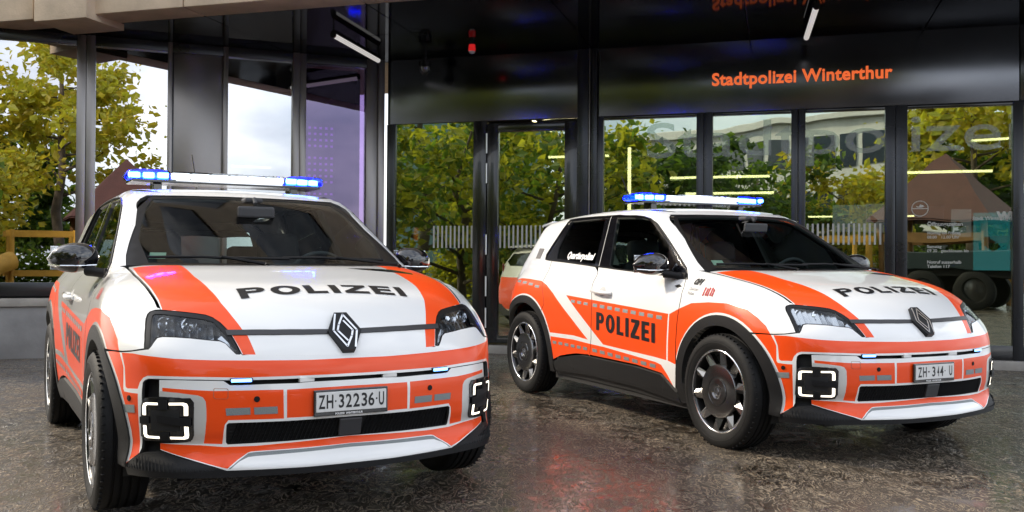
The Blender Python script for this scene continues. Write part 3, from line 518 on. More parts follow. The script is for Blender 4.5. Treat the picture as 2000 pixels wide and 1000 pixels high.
 "door_front_edge":[[-0.456,-0.761,1.02],[-0.447,-0.778,0.981],[-0.413,-0.819,0.931],[-0.406,-0.847,0.862],[-0.41,-0.859,0.798],[-0.421,-0.866,0.702],[-0.436,-0.866,0.56],[-0.441,-0.858,0.419]],
 "handle":[[-1.478,-0.84,0.89],[-1.232,-0.844,0.872],[-1.218,-0.848,0.854],[-1.45,-0.848,0.859]],
 "dashes1":[[-1.78,-0.861,0.8],[-1.707,-0.863,0.777],[-0.631,-0.864,0.744],[-0.547,-0.866,0.717]],
 "dashes2":[[-2.054,-0.871,0.482],[-2.057,-0.869,0.447],[-0.717,-0.858,0.426],[-0.631,-0.856,0.406]],
 "dashes3":[[-2.758,-0.837,0.909],[-2.33,-0.844,0.913],[-2.309,-0.854,0.887]],
 "door_text":[[-1.397,-0.866,0.727],[-0.66,-0.866,0.688],[-1.398,-0.867,0.597],[-0.659,-0.865,0.561]],
 "op1":[[-0.344,-0.776,0.984],[-0.225,-0.777,0.98],[-0.317,-0.803,0.954],[-0.193,-0.81,0.947]],
 "flag":[[-0.21,-0.824,0.926],[-0.1,-0.829,0.919],[-0.177,-0.844,0.883],[-0.088,-0.846,0.88]],
 "smalltext":[[-0.35,-0.819,0.932],[-0.229,-0.826,0.922],[-0.336,-0.837,0.898],[-0.219,-0.842,0.888]],
 "doorvent":[[-0.516,-0.816,0.934],[-0.475,-0.811,0.943],[-0.436,-0.816,0.935],[-0.466,-0.822,0.925]],
 "q_text":[[-2.111,-0.717,1.149],[-1.697,-0.721,1.136],[-1.673,-0.735,1.097],[-2.073,-0.733,1.104]],
 "vent_label":[[-2.599,-0.701,1.191],[-2.517,-0.703,1.187],[-2.537,-0.733,1.104],[-2.614,-0.732,1.106]],
 "ws_right":[[-0.976,-0.553,1.402],[-0.835,-0.596,1.323],[-0.691,-0.635,1.233],[-0.537,-0.676,1.135],[-0.364,-0.718,1.027]],
 "ws_top1":[[-0.999,-0.571,1.407],[-0.983,-0.428,1.418],[-0.981,-0.214,1.431],[-0.941,-0.112,1.42],[-0.954,0.148,1.424],[-0.969,0.362,1.418],[-1.034,0.593,1.41]],
 "cowl1":[[-0.357,-0.706,1.029],[-0.159,-0.564,1.028],[-0.048,-0.173,1.029],[-0.057,0.177,1.03],[-0.286,0.648,1.031]]}
# ================= police cars =================
TR={k:np.array(v) for k,v in TR.items()}
M_W=mat('white_paint',(.80,.80,.79),.3,coat=1)
M_O=mat('orange_vinyl',(.90,.074,.004),.4,coat=.4,spec=.3)
M_SIL=mat('silver_reflex',(.22,.245,.25),.45,metal=.2,bump=.4,bscale=300)
M_BG=mat('black_gloss',(.006,.006,.008),.08,coat=1)
M_BP=mat('black_plastic',(.011,.011,.012),.55,spec=.2,bump=.15,bscale=400)
M_BD=mat('black_matte',(.008,.008,.009),.7)
M_RUB=mat('rubber',(.010,.010,.0105),.65,spec=.2,bump=.2,bscale=120,var=.3,vscale=9)
M_CHR=mat('chrome',(.75,.76,.78),.12,metal=1)
M_GUN=mat('gunmetal',(.17,.168,.168),.22,metal=1,var=.15)
M_SPK=mat('spoke_silver',(.27,.265,.26),.24,metal=1)
M_GUND=mat('dark_rim',(.075,.074,.074),.3,metal=.85)
mat('frit_black',(.006,.006,.007),.3,spec=.3)
M_TXT=mat('black_lettering',(.008,.008,.01),.4)
M_SEAM=mat('seam_black',(.012,.012,.012),.7)
M_GLS=glassmat('car_glass',(.68,.78,.75),-.02)
M_GLD=glassmat('privacy_glass',(.16,.19,.19),.0)
M_LENS=glassmat('lens',(.92,.94,.95),.0)
M_INT=mat('interior',(.02,.02,.022),.7,bump=.2,bscale=200)
M_INT2=mat('interior_grey',(.055,.056,.06),.75,bump=.2,bscale=200)
M_HEAD=mat('headliner',(.22,.21,.20),.9)
M_BLUE=emit('blue_flash',(0,.008,1),25)
M_BLUEC=emit('blue_flash_core',(.10,.30,1),3.5)
M_BLUEW=emit('blue_flash_white',(.45,.70,1),9)
M_CLR=emit('clear_led',(.85,.93,1),1.0)  # mild glow stands in for bright reflections in the clear modules
M_DRL=emit('running_light',(1,.90,.74),1.05)
M_GREY=mat('grey_print',(.18,.18,.19),.5)
M_RED=mat('red_print',(.42,.012,.012),.5,spec=.2)
M_WHT=mat('white_print',(.8,.8,.8),.5)
M_PLATE=mat('plate_white',(.72,.72,.71),.4,var=.06,vscale=30)
M_AMB=mat('amber_lens',(.7,.08,.01),.2,coat=1)

def lamp_reflector():
    m=mat('lamp_reflector',(.42,.44,.48),.22,metal=.35); t=m.node_tree; b=t.nodes['Principled BSDF']; tc=t.nodes.new('ShaderNodeTexCoord'); vo=t.nodes.new('ShaderNodeTexVoronoi'); vo.inputs['Scale'].default_value=26; mp=t.nodes.new('ShaderNodeMapping'); mp.inputs['Scale'].default_value=(1,1.6,.5); t.links.new(tc.outputs['Object'],mp.inputs[0]); t.links.new(mp.outputs[0],vo.inputs['Vector'])
    bp=t.nodes.new('ShaderNodeBump'); bp.inputs['Strength'].default_value=1; bp.inputs['Distance'].default_value=.03; t.links.new(vo.outputs['Distance'],bp.inputs['Height']); t.links.new(bp.outputs[0],b.inputs['Normal'])
    rp=t.nodes.new('ShaderNodeValToRGB'); rp.color_ramp.elements[0].color=(.20,.21,.23,1); rp.color_ramp.elements[1].color=(.85,.88,.93,1); rp.color_ramp.elements[0].position=.18; rp.color_ramp.elements[1].position=.40; t.links.new(vo.outputs['Color'],rp.inputs[0]); t.links.new(rp.outputs[0],b.inputs['Base Color']); return m  # light and dark cells put chrome reflections into the base colour
M_LREF=lamp_reflector()
def nrm(P): return grad(P)
class Lift: pass
def mk(to2d,ray,t0,t1,n):
    l=Lift(); l.to2d=to2d; l.up=lambda q:cast(*ray(np.asarray(q)),t0,t1,n); return l
Z0=lambda q:np.zeros(len(q))
SIDE=mk(lambda P:P[:,[0,2]],lambda q:(np.stack([q[:,0],Z0(q)-1.2,q[:,1]],1),np.array([[0,1.,0]])),.1,1.15,160)
def _fr(q):
    a=q[:,0]/.8; c,s=np.cos(a),np.sin(a); return np.stack([-.1+1.5*c,1.5*s,q[:,1]],1),np.stack([-c,-s,0*c],1)
FRONT=mk(lambda P:np.stack([np.arctan2(P[:,1],P[:,0]+.1)*.8,P[:,2]],1),_fr,.3,1.4,160)
def _rr(q):
    a=q[:,0]/.8; c,s=np.cos(a),np.sin(a); return np.stack([-2.2-1.5*c,1.5*s,q[:,1]],1),np.stack([c,-s,0*c],1)
REAR=mk(lambda P:np.stack([np.arctan2(P[:,1],-(P[:,0]+2.2))*.8,P[:,2]],1),_rr,.3,1.45,160)
def dirlift(n,t0,t1,k):
    n=np.array(n)/np.linalg.norm(n); e=np.array([-n[2],0,n[0]])
    return mk(lambda P:np.stack([P[:,1],P@e],1),lambda q:(np.stack([q[:,1]*e[0],q[:,0],q[:,1]*e[2]],1)+n*3,-n[None]),t0,t1,k)
HOOD=dirlift((.6,0,.8),1.4,2.8,220)
WSC=dirlift((.496,0,.868),1.7,2.9,200)
ROOF=mk(lambda P:P[:,[0,1]],lambda q:(np.stack([q[:,0],q[:,1],Z0(q)+1.7],1),np.array([[0,0,-1.]])),.05,.6,120)

def cdt(outline,holes,zones,sp):
    V=[];E=[]
    for pl in [outline]+holes+zones:
        p=dens(pl,sp*.8); b=len(V); V+=list(p); E+=[(b+i,b+(i+1)%len(p)) for i in range(len(p))]
    bd=np.array(V); lo,hi=outline.min(0),outline.max(0)
    g=np.array([(x+(.5*sp if j%2 else 0),y) for j,y in enumerate(np.arange(lo[1],hi[1],sp*.87)) for x in np.arange(lo[0],hi[0],sp)]) if sp<9 else np.zeros((0,2))
    if len(g):
        g=g[pip(g,outline)]
        if len(g): g=g[np.array([np.min((bd[:,0]-a)**2+(bd[:,1]-b)**2) for a,b in g])>(.42*sp)**2]
    allv=[Vector(v) for v in V]+[Vector(v) for v in g]
    r=geometry.delaunay_2d_cdt(allv,E,[],0,1e-6)
    v=np.array([tuple(q) for q in r[0]]); f=np.array([t for t in r[2] if len(t)==3])
    c=v[f].mean(1); ok=pip(c,outline)
    for h in holes: ok&=~pip(c,h)
    f=f[ok]; c=c[ok]; zi=np.zeros(len(f),int)
    return v,f,c,zi
def mkmesh(name,V,F,N,mi,mats,parent,smooth=True):
    me=bpy.data.meshes.new(name); me.from_pydata([tuple(p) for p in V],[],[tuple(int(i) for i in q) for q in F])
    for m in mats: me.materials.append(m)
    me.polygons.foreach_set('material_index',np.array(mi,dtype=np.int32)); me.polygons.foreach_set('use_smooth',[smooth]*len(me.polygons))
    if N is not None: me.normals_split_custom_set_from_vertices([tuple(n) for n in N])
    o=bpy.data.objects.new(name,me); COL.objects.link(o); o.parent=parent; o['_m']=1
    return o
def panel(name,lift,outline,mats,zones=(),holes=(),sp=.032,off=0.,flange=.014,parent=None,is2d=False):
    """a body panel cut out of the car surface; zones: (polygon, material slot) of vinyl film"""
    cv=(lambda p:np.asarray(p,float)) if is2d else (lambda p:lift.to2d(np.asarray(p,float)))
    ol=cv(outline); hs=[cv(h) for h in holes]; zs=[(z if is2d and len(z[0][0])==2 else (lift.to2d(np.asarray(z[0],float)),z[1])) for z in zones]
    v,f,c,zi=cdt(ol,hs,[np.asarray(z[0]) for z in zs],sp)
    for zp,m in zs: zi[pip(c,zp)]=m
    used=np.unique(f); rm=-np.ones(len(v),int); rm[used]=np.arange(len(used)); v=v[used]; f=rm[f]
    P=lift.up(v); bad=np.isnan(P).any(1)
    if bad.any():
        k=~bad[f].any(1); f=f[k]; zi=zi[k]; P[bad]=0
    N=nrm(P); P=P+N*off
    fn=np.cross(P[f[:,1]]-P[f[:,0]],P[f[:,2]]-P[f[:,0]]); fl=(fn*N[f].mean(1)).sum(1)<0; f[fl]=f[fl][:,::-1]
    F=[tuple(t) for t in f]; mi=list(zi); V=list(P); NN=list(N)
    if flange:
        cnt={}
        for t in f:
            for a,b in ((t[0],t[1]),(t[1],t[2]),(t[2],t[0])):
                if (b,a) in cnt: del cnt[(b,a)]
                else: cnt[(a,b)]=1
        mp={}
        for a,b in cnt:
            for i in (a,b):
                if i not in mp: mp[i]=len(V); V.append(P[i]-N[i]*flange); NN.append(N[i])
            F.append((b,a,mp[a],mp[b])); mi.append(len(mats))
        mats=list(mats)+[M_SEAM]
    return mkmesh(name,V,F,NN,mi,mats,parent)
def mirror(o,parent,name=None,mats=None):
    me=o.data; n=len(me.vertices); V=np.empty(n*3); me.vertices.foreach_get('co',V); V=V.reshape(-1,3)*[1,-1,1]
    F=[tuple(p.vertices)[::-1] for p in me.polygons]; mi=[p.material_index for p in me.polygons]
    m2=bpy.data.meshes.new(name or o.name); m2.from_pydata([tuple(p) for p in V],[],F)
    for m in (mats or me.materials): m2.materials.append(m)
    m2.polygons.foreach_set('material_index',mi); m2.polygons.foreach_set('use_smooth',[p.use_smooth for p in me.polygons])
    if o.get('_m'): m2.normals_split_custom_set_from_vertices([tuple(q) for q in grad(V)])
    q=bpy.data.objects.new(name or o.name.split('.')[0],m2); COL.objects.link(q); q.parent=parent
    return q
def both(o,parent):
    """the same part on the car's other side"""
    return o,mirror(o,parent)
def arc(cx,cz,r,a0,a1,n=24):
    return [(cx+r*math.cos(R(a0+(a1-a0)*i/n)),cz+r*math.sin(R(a0+(a1-a0)*i/n))) for i in range(n+1)]
def on_side(q): return SIDE.up(np.asarray(q,float))
def sym(right):
    """close a right-half path (from centre line outward and back) with its mirror image"""
    r=[tuple(p) for p in right]; return np.array(r+[(x,-y,z) for x,y,z in r[::-1]])
def mir(p): return np.asarray(p)*[1,-1,1]

# ---- letters for the big lettering ----
def cap(ch,w,t,th):
    A=lambda cx,cy,rx,ry,a0,a1,n=14:[(cx+rx*math.cos(R(a0+(a1-a0)*i/n)),cy+ry*math.sin(R(a0+(a1-a0)*i/n))) for i in range(n+1)]
    if ch=='P':
        rx=min(.30,w*.4); return [(0,0),(0,1)]+A(w-rx,.705,rx,.295,90,-90)+[(t,.41),(t,0)],[[(t,1-th),]+A(w-rx,.705,rx-t*.95,.295-th,90,-90)+[(t,.41+th)]]
    if ch=='O': return A(w/2,.5,w/2,.51,0,360,36)[:-1],[A(w/2,.5,w/2-t,.51-th,0,360,36)[:-1]]
    if ch=='L': return [(0,0),(0,1),(t,1),(t,th),(w,th),(w,0)],[]
    if ch=='I': return [(0,0),(0,1),(t,1),(t,0)],[]
    if ch=='Z': return [(0,0),(0,th),(w-t*1.25,1-th),(.03,1-th),(.03,1),(w,1),(w,1-th),(t*1.25,th),(w,th),(w,0)],[]
    if ch=='E': return [(0,0),(0,1),(w,1),(w,1-th),(t,1-th),(t,.5+th*.5),(w*.93,.5+th*.5),(w*.93,.5-th*.5),(t,.5-th*.5),(t,th),(w,th),(w,0)],[]
def polizei(ws,t,th,gap):
    o=[];x=0
    for ch in 'POLIZEI':
        w={'I':t}.get(ch,ws*{'O':1.12,'L':.82,'E':.86}.get(ch,1)); a,h=cap(ch,w,t,th)
        o.append(([(p+x,q) for p,q in a],[[(p+x,q) for p,q in k] for k in h])); x+=w+gap
    return o,x-gap
def letters(name,lift,polys,T,parent,mats,off=.0022,sp=.02):
    """cut letters out of the surface; T maps letter units to the lift's 2D"""
    V=[];F=[];N=[]
    for a,h in polys:
        v,f,c,_=cdt(np.array([T(p) for p in a]),[np.array([T(p) for p in k]) for k in h],[],sp)
        used=np.unique(f); rm=-np.ones(len(v),int); rm[used]=np.arange(len(used)); v=v[used]; f=rm[f]
        P=lift.up(v); n=nrm(P); P=P+n*off
        fn=np.cross(P[f[:,1]]-P[f[:,0]],P[f[:,2]]-P[f[:,0]]); fl=(fn*n[f].mean(1)).sum(1)<0; f[fl]=f[fl][:,::-1]
        F+=[tuple(t+len(V)) for t in f]; V+=list(P); N+=list(n)
    return mkmesh(name,V,F,N,[0]*len(F),mats,parent)
def print_on(name,lift,body,size,T,parent,m,bold=0,shear=0,off=.004):
    v,f=textmesh(body,size,bold,shear=shear,res=2); P=lift.up(np.array([T(p) for p in v])); n=nrm(P)
    P=P+n*off; F=[]
    for t in f:
        g=np.cross(P[t[1]]-P[t[0]],P[t[2]]-P[t[0]]); F.append(t if g@n[t[0]]>0 else t[::-1])
    return mkmesh(name,P,F,n,[0]*len(F),[m],parent)

def build_wheel(parent,x,front=True,left=False):
    wr=bpy.data.objects.new('wheel',None); COL.objects.link(wr); wr.parent=parent; wr.location=(x,0,.336); wr.empty_display_size=.2
    s=1 if left else -1
    b=MB(); r=.336; y0,y1=.885,.685
    prof=[(.872,.236),(.886,.262),(.889,.290),(.884,.312),(.872,.327),(.858,.333)]
    for gy in (.828,.795,.762,.729): prof+=[(gy+.006,.336),(gy+.004,.328),(gy-.004,.328),(gy-.006,.336)]
    prof+=[(.702,.333),(.690,.325),(.682,.30),(.686,.236)]
    b.lathe([(s*a,q) for a,q in prof],64); b.lathe([(s*.8895,.282),(s*.8905,.284),(s*.8895,.286)],64)
    # tread blocks at the shoulder
    for k in range(60):
        t=2*math.pi*k/60; c=Vector((math.cos(t)*.332,s*.868,math.sin(t)*.332)); b.box(c,(.008,.012,.004),Matrix.Rotation(-t,3,'Y'))
    ty=b.build('tyre',M_RUB,wr,angle=40)
    b=MB(); b.lathe([(s*a,q) for a,q in [(.70,.225),(.80,.222),(.862,.228),(.874,.234),(.877,.242),(.870,.246)]],64)
    b.lathe([(s*.80,.222),(s*.79,.05)],40)
    b.build('rim',[M_GUND],wr,angle=50)
    b=MB(); b.lathe([(s*.8765,.2325),(s*.8795,.236),(s*.8795,.2405),(s*.8765,.244)],64); b.build('rim_edge',[M_CHR],wr,smooth=True)
    # ten blade spokes
    for k in range(10):
        t=2*math.pi*(k+.35)/10; b=MB()
        M=Matrix.Rotation(-t,4,'Y')
        pts=[(.15,-.033,.846),(.15,.033,.846),(.233,.016,.868),(.233,-.034,.868),(.16,-.004,.873),(.229,-.016,.875)]
        V=[M@Vector((a,s*c,bb)) for a,bb,c in pts]
        b.add(V,[(0,4,5,3),(4,1,2,5),(0,1,4),(3,5,2)]); lo=[v-Vector((0,s*.03,0)) for v in V[:4]]
        b.add([V[0],V[1],V[2],V[3]]+lo,[(0,1,5,4),(1,2,6,5),(2,3,7,6),(3,0,4,7)])
        b.build('spoke',M_SPK,wr)
    b=MB(); b.lathe([(s*a,q) for a,q in [(.84,.160),(.868,.158),(.874,.154),(.878,.138),(.880,.086),(.875,.083),(.875,.078),(.882,.075),(.885,.046),(.872,.037),(.872,.030),(.878,.028),(.880,.0)]],56)
    for k in range(16):
        t=2*math.pi*k/16; c=Vector((math.cos(t)*.072,s*.880,math.sin(t)*.072)); b.box(c,(.007,.006,.012),Matrix.Rotation(-t,3,'Y'))
    b.build('wheel_disc',M_GUN,wr,angle=35)
    b=MB(); b.lathe([(s*.8725,.032),(s*.8805,.030),(s*.8805,.024),(s*.874,.022)],32); b.prism([(-.012,0),(0,.02),(.012,0),(0,-.02)],Matrix.Translation((0,s*.879,0))@Matrix.Rotation(R(90*(-s if False else 1)),4,'X'),.003); b.build('hub_cap',M_CHR,wr,angle=40)
    return wr

def build_car():
    car=thing('police_car','','police car')
    G=.0025
    # ---- vinyl film zones (right side) ----
    door_o=TR['door_orange']; q=TR['quarter_orange']
    FR,RRad=.445,.468
    ffl=lambda r,a0,a1:on_side(arc(0,.335,r,a0,a1)); rfl=lambda r,a0,a1:on_side(arc(-2.54,.335,r,a0,a1))
    o5_top=np.vstack([TR['O5'][:8],[(.375,-.82,.708),(.387,-.817,.690),(.409,-.812,.655),(.418,-.808,.632),(.420,-.807,.552),(.427,-.804,.542),(.47,-.783,.539),(.497,-.765,.539)]])
    o5=np.vstack([o5_top,TR['O5'][-2:],ffl(FR+.014,-8,118),TR['front_orange_left'][2:1:-1]])
    o5s=np.vstack([o5_top[:13],on_side([(.45,.50),(.44,.25)]),ffl(FR+.014,-8,166),TR['front_orange_left'][::-1][1:3]])
    quarter_o=np.vstack([[(-2.93,-.8,.86),(-2.80,-.83,.925),(-2.68,-.84,.940)],q[:7][1:],q[6:9],rfl(RRad+.014,22,150),[(-2.99,-.7,.60),(-2.99,-.7,.80)]])
    low_o=TR['low_orange'].copy()
    low_o=np.vstack([low_o[:8],low_o[8:15],rfl(RRad+.014,-3,19)[::1]]) if False else low_o
    FZ=[(o5,1),(np.vstack([TR['band_top'],[(.737,0,.661),(.750,0,.601)],TR['band_left'][::-1][1:-1]]),1)]
    # ---- bonnet ----
    hl=TR['hl_out']; shut=HOOD.up(dens(HOOD.to2d(TR['shut']),.025,closed=False))
    fsh=shut-[0,.005,0]; fsh[:,2]=ROOF_Z(fsh)
    cowl=[(-.14-.38*y*y,-y,0) for y in np.linspace(0,.69,10)]
    bon=cowl+[(x,y+.006,z) for x,y,z in shut[1:]]+[(.404,-.667,.858),(.444,-.621,.855),(.482,-.565,.849),(.512,-.516,.841),(.532,-.494,.832),(.562,-.470,.811),(.600,-.447,.780),(.633,-.431,.745),(.674,-.412,.692),(.697,-.35,.690),(.728,-.18,.689),(.746,0,.689)]
    bon=np.array(bon); k=bon[:,2]==0; bon[k,2]=ROOF_Z(bon[k])
    hs=TR['stripe_hood']; ls=TR['stripe_low']
    hs=np.vstack([[(-.262,-.682,1.03),(-.222,-.487,1.034)],hs[2:]])
    vent=[(-.02,.262,1.03),(-.045,.40,1.03),(-.05,.50,1.02),(.0,.60,1.005),(.05,.585,1.0),(.035,.45,1.01),(.012,.33,1.02)]
    p=panel('bonnet',HOOD,sym(bon),[M_W,M_O,M_BG],[(hs,1),(mir(hs),1),(ls,1),(mir(ls),1),(vent,2)],parent=car,sp=.035)
    polys,Wd=polizei(.86,.26,.21,.17)
    def Th(p): 
        y=-.368+.736*p[0]/Wd; x=.472-.094*p[1]; return HOOD.to2d(np.array([[x,y,float(hood_z(x,y))]]))[0]
    letters('lettering',HOOD,polys,Th,p,[M_TXT])
    # trim strip and emblem
    st=TR['strip_top'][:5]; sb=TR['strip_bot'][:5]
    strip=sym(np.vstack([[(st[-1][0]+.003,0,.7725)],st[::-1],sb,[(.68,0,.7555)]])) 
    s=panel('trim_strip',HOOD,strip,[mat('strip_grey',(.03,.03,.033),.35)],parent=car,off=.004,flange=.004)
    c=Vector((.676,0,.7605)); ux=Vector((0,1,0)); uy=Vector((-.118,0,.142)).normalized(); un=ux.cross(uy)
    ML=Matrix(((ux.x,uy.x,un.x,c.x),(ux.y,uy.y,un.y,c.y),(ux.z,uy.z,un.z,c.z),(0,0,0,1)))
    if un.x<0: raise ValueError
    em=MB(); em.prism([(-.027,.094),(.027,.094),(.072,.003),(.024,-.094),(-.024,-.094),(-.072,.003)],ML@Matrix.Translation((0,0,-.012)),.024); eo=em.build('emblem',MATS['frit_black'],car)
    e2=MB()
    def bar(pts,wd=.0075):
        for a,b_ in zip(pts,pts[1:]):
            a=Vector(a);b_=Vector(b_); d=(b_-a).normalized(); nn=Vector((-d.y,d.x))*wd/2; a2=a-d*wd*.3; b2=b_+d*wd*.3
            e2.prism([a2+nn,a2-nn,b2-nn,b2+nn],ML@Matrix.Translation((0,0,.013)),.003)
    bar([(-.026,.082),(-.050,.0),(-.008,-.080),(.022,-.028),(.032,0),(.003,.048)]); bar([(-.002,.082),(-.024,.028),(-.031,0),(-.003,-.048)][:1]+[(-.003,-.048)][:0]); 
    bar([(.026,-.082),(.050,.0),(.006,.080),(-.022,.028),(-.032,0),(.0,-.050)])
    e2.build('emblem_lines',M_CHR,eo)
    # ---- front bumper: outer skin ----
    hl_low=[hl[i] for i in range(15,29)]
    arcf=[(q_[0],q_[1],q_[2]) for q_ in ffl(FR-.01,54,-10)]
    bt=[(.746,0,.684),(.728,-.18,.684),(.697,-.35,.685),(.672,-.412,.685)]+[tuple(x) for x in hl_low]+[(.502,-.745,.706),(.455,-.79,.697),(.401,-.818,.692),(.33,-.84,.692)]+arcf+[(.425,-.80,.255),(.497,-.757,.312),(.503,-.752,.33),(.515,-.754,.497)]+[tuple(x) for x in TR['recess_top'][1:-1]]+[(.75,0,.590)]
    bump=panel('front_bumper',FRONT,sym(bt),[M_W,M_O],FZ+[(mir(z),m) for z,m in FZ],parent=car,sp=.03)
    bz=MB()
    # ---- lower centre panel with grille, film fields ----
    lp=np.vstack([[(.751,0,.575)],TR['panel_top'][:-1][::-1],TR['fang'][1:9],[(.564,-.694,.352),(.567,-.694,.328)],TR['liplow'][4:7],TR['liplow'][7:9],[(.772,0,.247)]])
    o1=TR['O1']; o2=np.vstack([TR['O2'][:2],[(.755,0,.552),(.757,0,.440)],TR['O2'][4:]]); o4=np.vstack([TR['O4'][:6],[(.736,0,.348),(.739,0,.319)],TR['O4'][8:]]); sv=np.vstack([TR['silver'][:5],[(.739,0,.318),(.743,0,.304)],TR['silver'][7:]])
    gr=np.vstack([TR['grille'][:3],[(.756,0,.429),(.736,0,.349)],TR['grille'][5:]])
    zz=[(o1,1),(o4,1),(sv,2),(TR['fang'],3)]; o2f=np.vstack([o2[:3],[(x,-y,z) for x,y,z in o2[1::-1]],[(x,-y,z) for x,y,z in o2[:3:-1]],o2[3:]])
    M_FANG=mat('satin_silver_white',(.62,.62,.60),.35,metal=.3,coat=.3)
    P=panel('lower_bumper',FRONT,sym(lp),[M_W,M_O,M_SIL,M_FANG],[(o2f,1)]+zz+[(mir(z),m) for z,m in zz],[sym(gr[[3,2,1,0,7,6,5,4]] if len(gr)==8 else gr)],parent=car,sp=.03)
    # black lip
    lip=np.vstack([[(.772,0,.244)],TR['liplow'][8:0:-1]*[1,1,1]-[0,0,.004],[(.425,-.80,.248),(.43,-.80,.218),(.474,-.778,.222),(.622,-.672,.228),(.704,-.476,.225),(.752,-.258,.222),(.772,0,.222)]])
    lp_=panel('front_lip',FRONT,sym(lip),[M_BP],parent=car,sp=.03,flange=.03)
    mb=MB()
    for k in range(26):      # ribbed texture of the lip corners
        f=k/25; x0=Vector((.43,-.797,.252)).lerp(Vector((.69,-.50,.252)),f); hgt=.055*(1-abs(f-.28)/.72) if f>.28 else .055*f/.28
        if hgt>.006:
            a=FRONT.up(FRONT.to2d(np.array([tuple(x0)])))[0]; n=nrm(a[None])[0]; mb.tube([a+n*.001,a+np.array([-.012,0,hgt])+n*.0005],.0022,5)
    ro=mb.build('lip_ribs',M_BP,car); ro['kind']='stuff'; mirror(ro,car)['kind']='stuff'
    # dark inner structure behind the openings
    bk=[(.74,0,.62),(.70,-.35,.62),(.60,-.65,.62),(.50,-.75,.62),(.48,-.75,.26),(.60,-.65,.24),(.75,0,.24)]
    panel('bumper_core',FRONT,sym(bk),[M_BD],parent=car,off=-.045,flange=0,sp=.06)
    # slot tabs, flashers
    for sgn in (-1,1):
        b=MB()
        a=np.array([[.738,sgn*.205,.585],[.744,sgn*.145,.585]]); m_=a.mean(0); b.box(m_-np.array([.010,0,0]),(.02,.062,.022),Matrix.Rotation(sgn*R(-5),3,'Z'),bev=.003); b.build('slot_tab',M_W,car)
        f=TR['flash']*[1,-sgn,1] if sgn>0 else TR['flash']; m_=f.mean(0); ang=math.atan2(*(f[1]-f[0])[:2][::-1])
        b=MB(); b.box(m_-np.array([.004,0,-.004]),(.086,.022,.019),Matrix.Rotation(ang,3,'Z'),bev=.004); fo=b.build('front_flasher',M_BG,car)
        b=MB(); nv=np.array([.97,-sgn*-.24 if False else .24*sgn,0]); b.box(m_+np.array([.0085,sgn*.003,.004]),(.076,.006,.012),Matrix.Rotation(ang,3,'Z'),bev=.002); b.build('flasher_lens',M_BLUEC,fo)
    # grille with slats and radar plate
    gp=panel('grille',FRONT,sym(gr[[3,2,1,0,7,6,5,4]]),[M_BD],parent=car,off=-.022,flange=0,sp=.05)
    for i in range(58):
        y=-.455+.91*i/57
        if abs(y)<.052: continue
        b=MB(); zt,zb=.4265,.3485
        yy=min(.462,max(-.462,y+.025)); A_=FRONT.up(FRONT.to2d(np.array([[XF(zt)-.3*yy*yy,yy,zt],[XF(zb)-.3*y*y,y,zb]]))); n=nrm(A_); A_=A_-n*.011
        d=(A_[1]-A_[0]); 
        V=[A_[0]+n[0]*.008,A_[0]+np.array([0,.004,0]),A_[0]-np.array([0,.004,0]),A_[1]+n[1]*.008,A_[1]+np.array([0,.004,0]),A_[1]-np.array([0,.004,0])]
        b.add([Vector(q_) for q_ in V],[(0,1,4,3),(0,3,5,2),(1,2,5,4)]); b.build('grille_slat',M_BP,gp)
    b=MB(); b.box((.748,0,.389),(.012,.094,.072),Matrix.Rotation(R(14),3,'Y'),bev=.004); b.build('radar_cover',mat('radar_grey',(.035,.035,.038),.4),gp)
    for i in range(4):
        b=MB(); z=.365+.014*i; pts=[FRONT.up(FRONT.to2d(np.array([[XF(z)-.3*y*y,y,z]])))[0]-np.array([.016,0,0]) for y in np.linspace(-.46,-.06,8)]; b.tube(pts,.0018,5); b.build('grille_bar',M_BP,gp)
    # number plate (lettering added per car)
    # ---- daytime light pods ----
    for sgn in (-1,1):
        pod=panel('daytime_light',FRONT,TR['drl']*([1,-sgn,1]),[M_BG],parent=car,off=.004,flange=.03,sp=.04) 
        d=TR['drl']; cor=[d[1],d[3],d[5],d[7]]
        t2=lambda u,v:(1-v)*((1-u)*np.array(LT)+u*np.array(RT))+v*((1-u)*np.array(LB)+u*np.array(RB))
        q2=FRONT.to2d(d); LT=(q2[:,0].min(),q2[3:5,1].mean()+.002); RT=(q2[:,0].max(),q2[3:5,1].mean()+.006); LB=(q2[:,0].min(),.360); RB=(q2[:,0].max(),.360)
        def patch(name,poly,m,o_,par,fl=.006):
            return panel(name,FRONT,[(np.array([t2(*p_)])[0])*([1,1] if sgn<0 else [-1,1]) for p_ in poly],[m],parent=par,off=o_,flange=fl,sp=.03,is2d=True)
        for (u0,v0,du,dv) in ((0,0,1,1),(1,0,-1,1),(0,1,1,-1),(1,1,-1,-1)):
            ar=lambda u,v:(u0+du*u,v0+dv*v)
            L_=[ar(.085,.38),ar(.085,.17),ar(.105,.105),ar(.16,.08),ar(.41,.08),ar(.41,.135),ar(.19,.135),ar(.155,.165),ar(.155,.38)]
            patch('light_strip',L_,M_DRL,.0085,pod)
        patch('light_centre',[(.24,.26),(.76,.26),(.76,.74),(.24,.74)],M_BD,.006,pod)
        patch('crossbar',[(.40,.02),(.56,.02),(.56,.24),(.40,.24)],M_BP,.012,pod); patch('crossbar',[(.41,.78),(.57,.78),(.57,.97),(.41,.97)],M_BP,.012,pod)
        patch('crossbar',[(.38,.36),(.90,.44),(.96,.44),(.96,.62),(.90,.62),(.40,.54)],M_BP,.016,pod); patch('crossbar',[(.03,.42),(.2,.42),(.2,.58),(.03,.58)],M_BP,.012,pod)
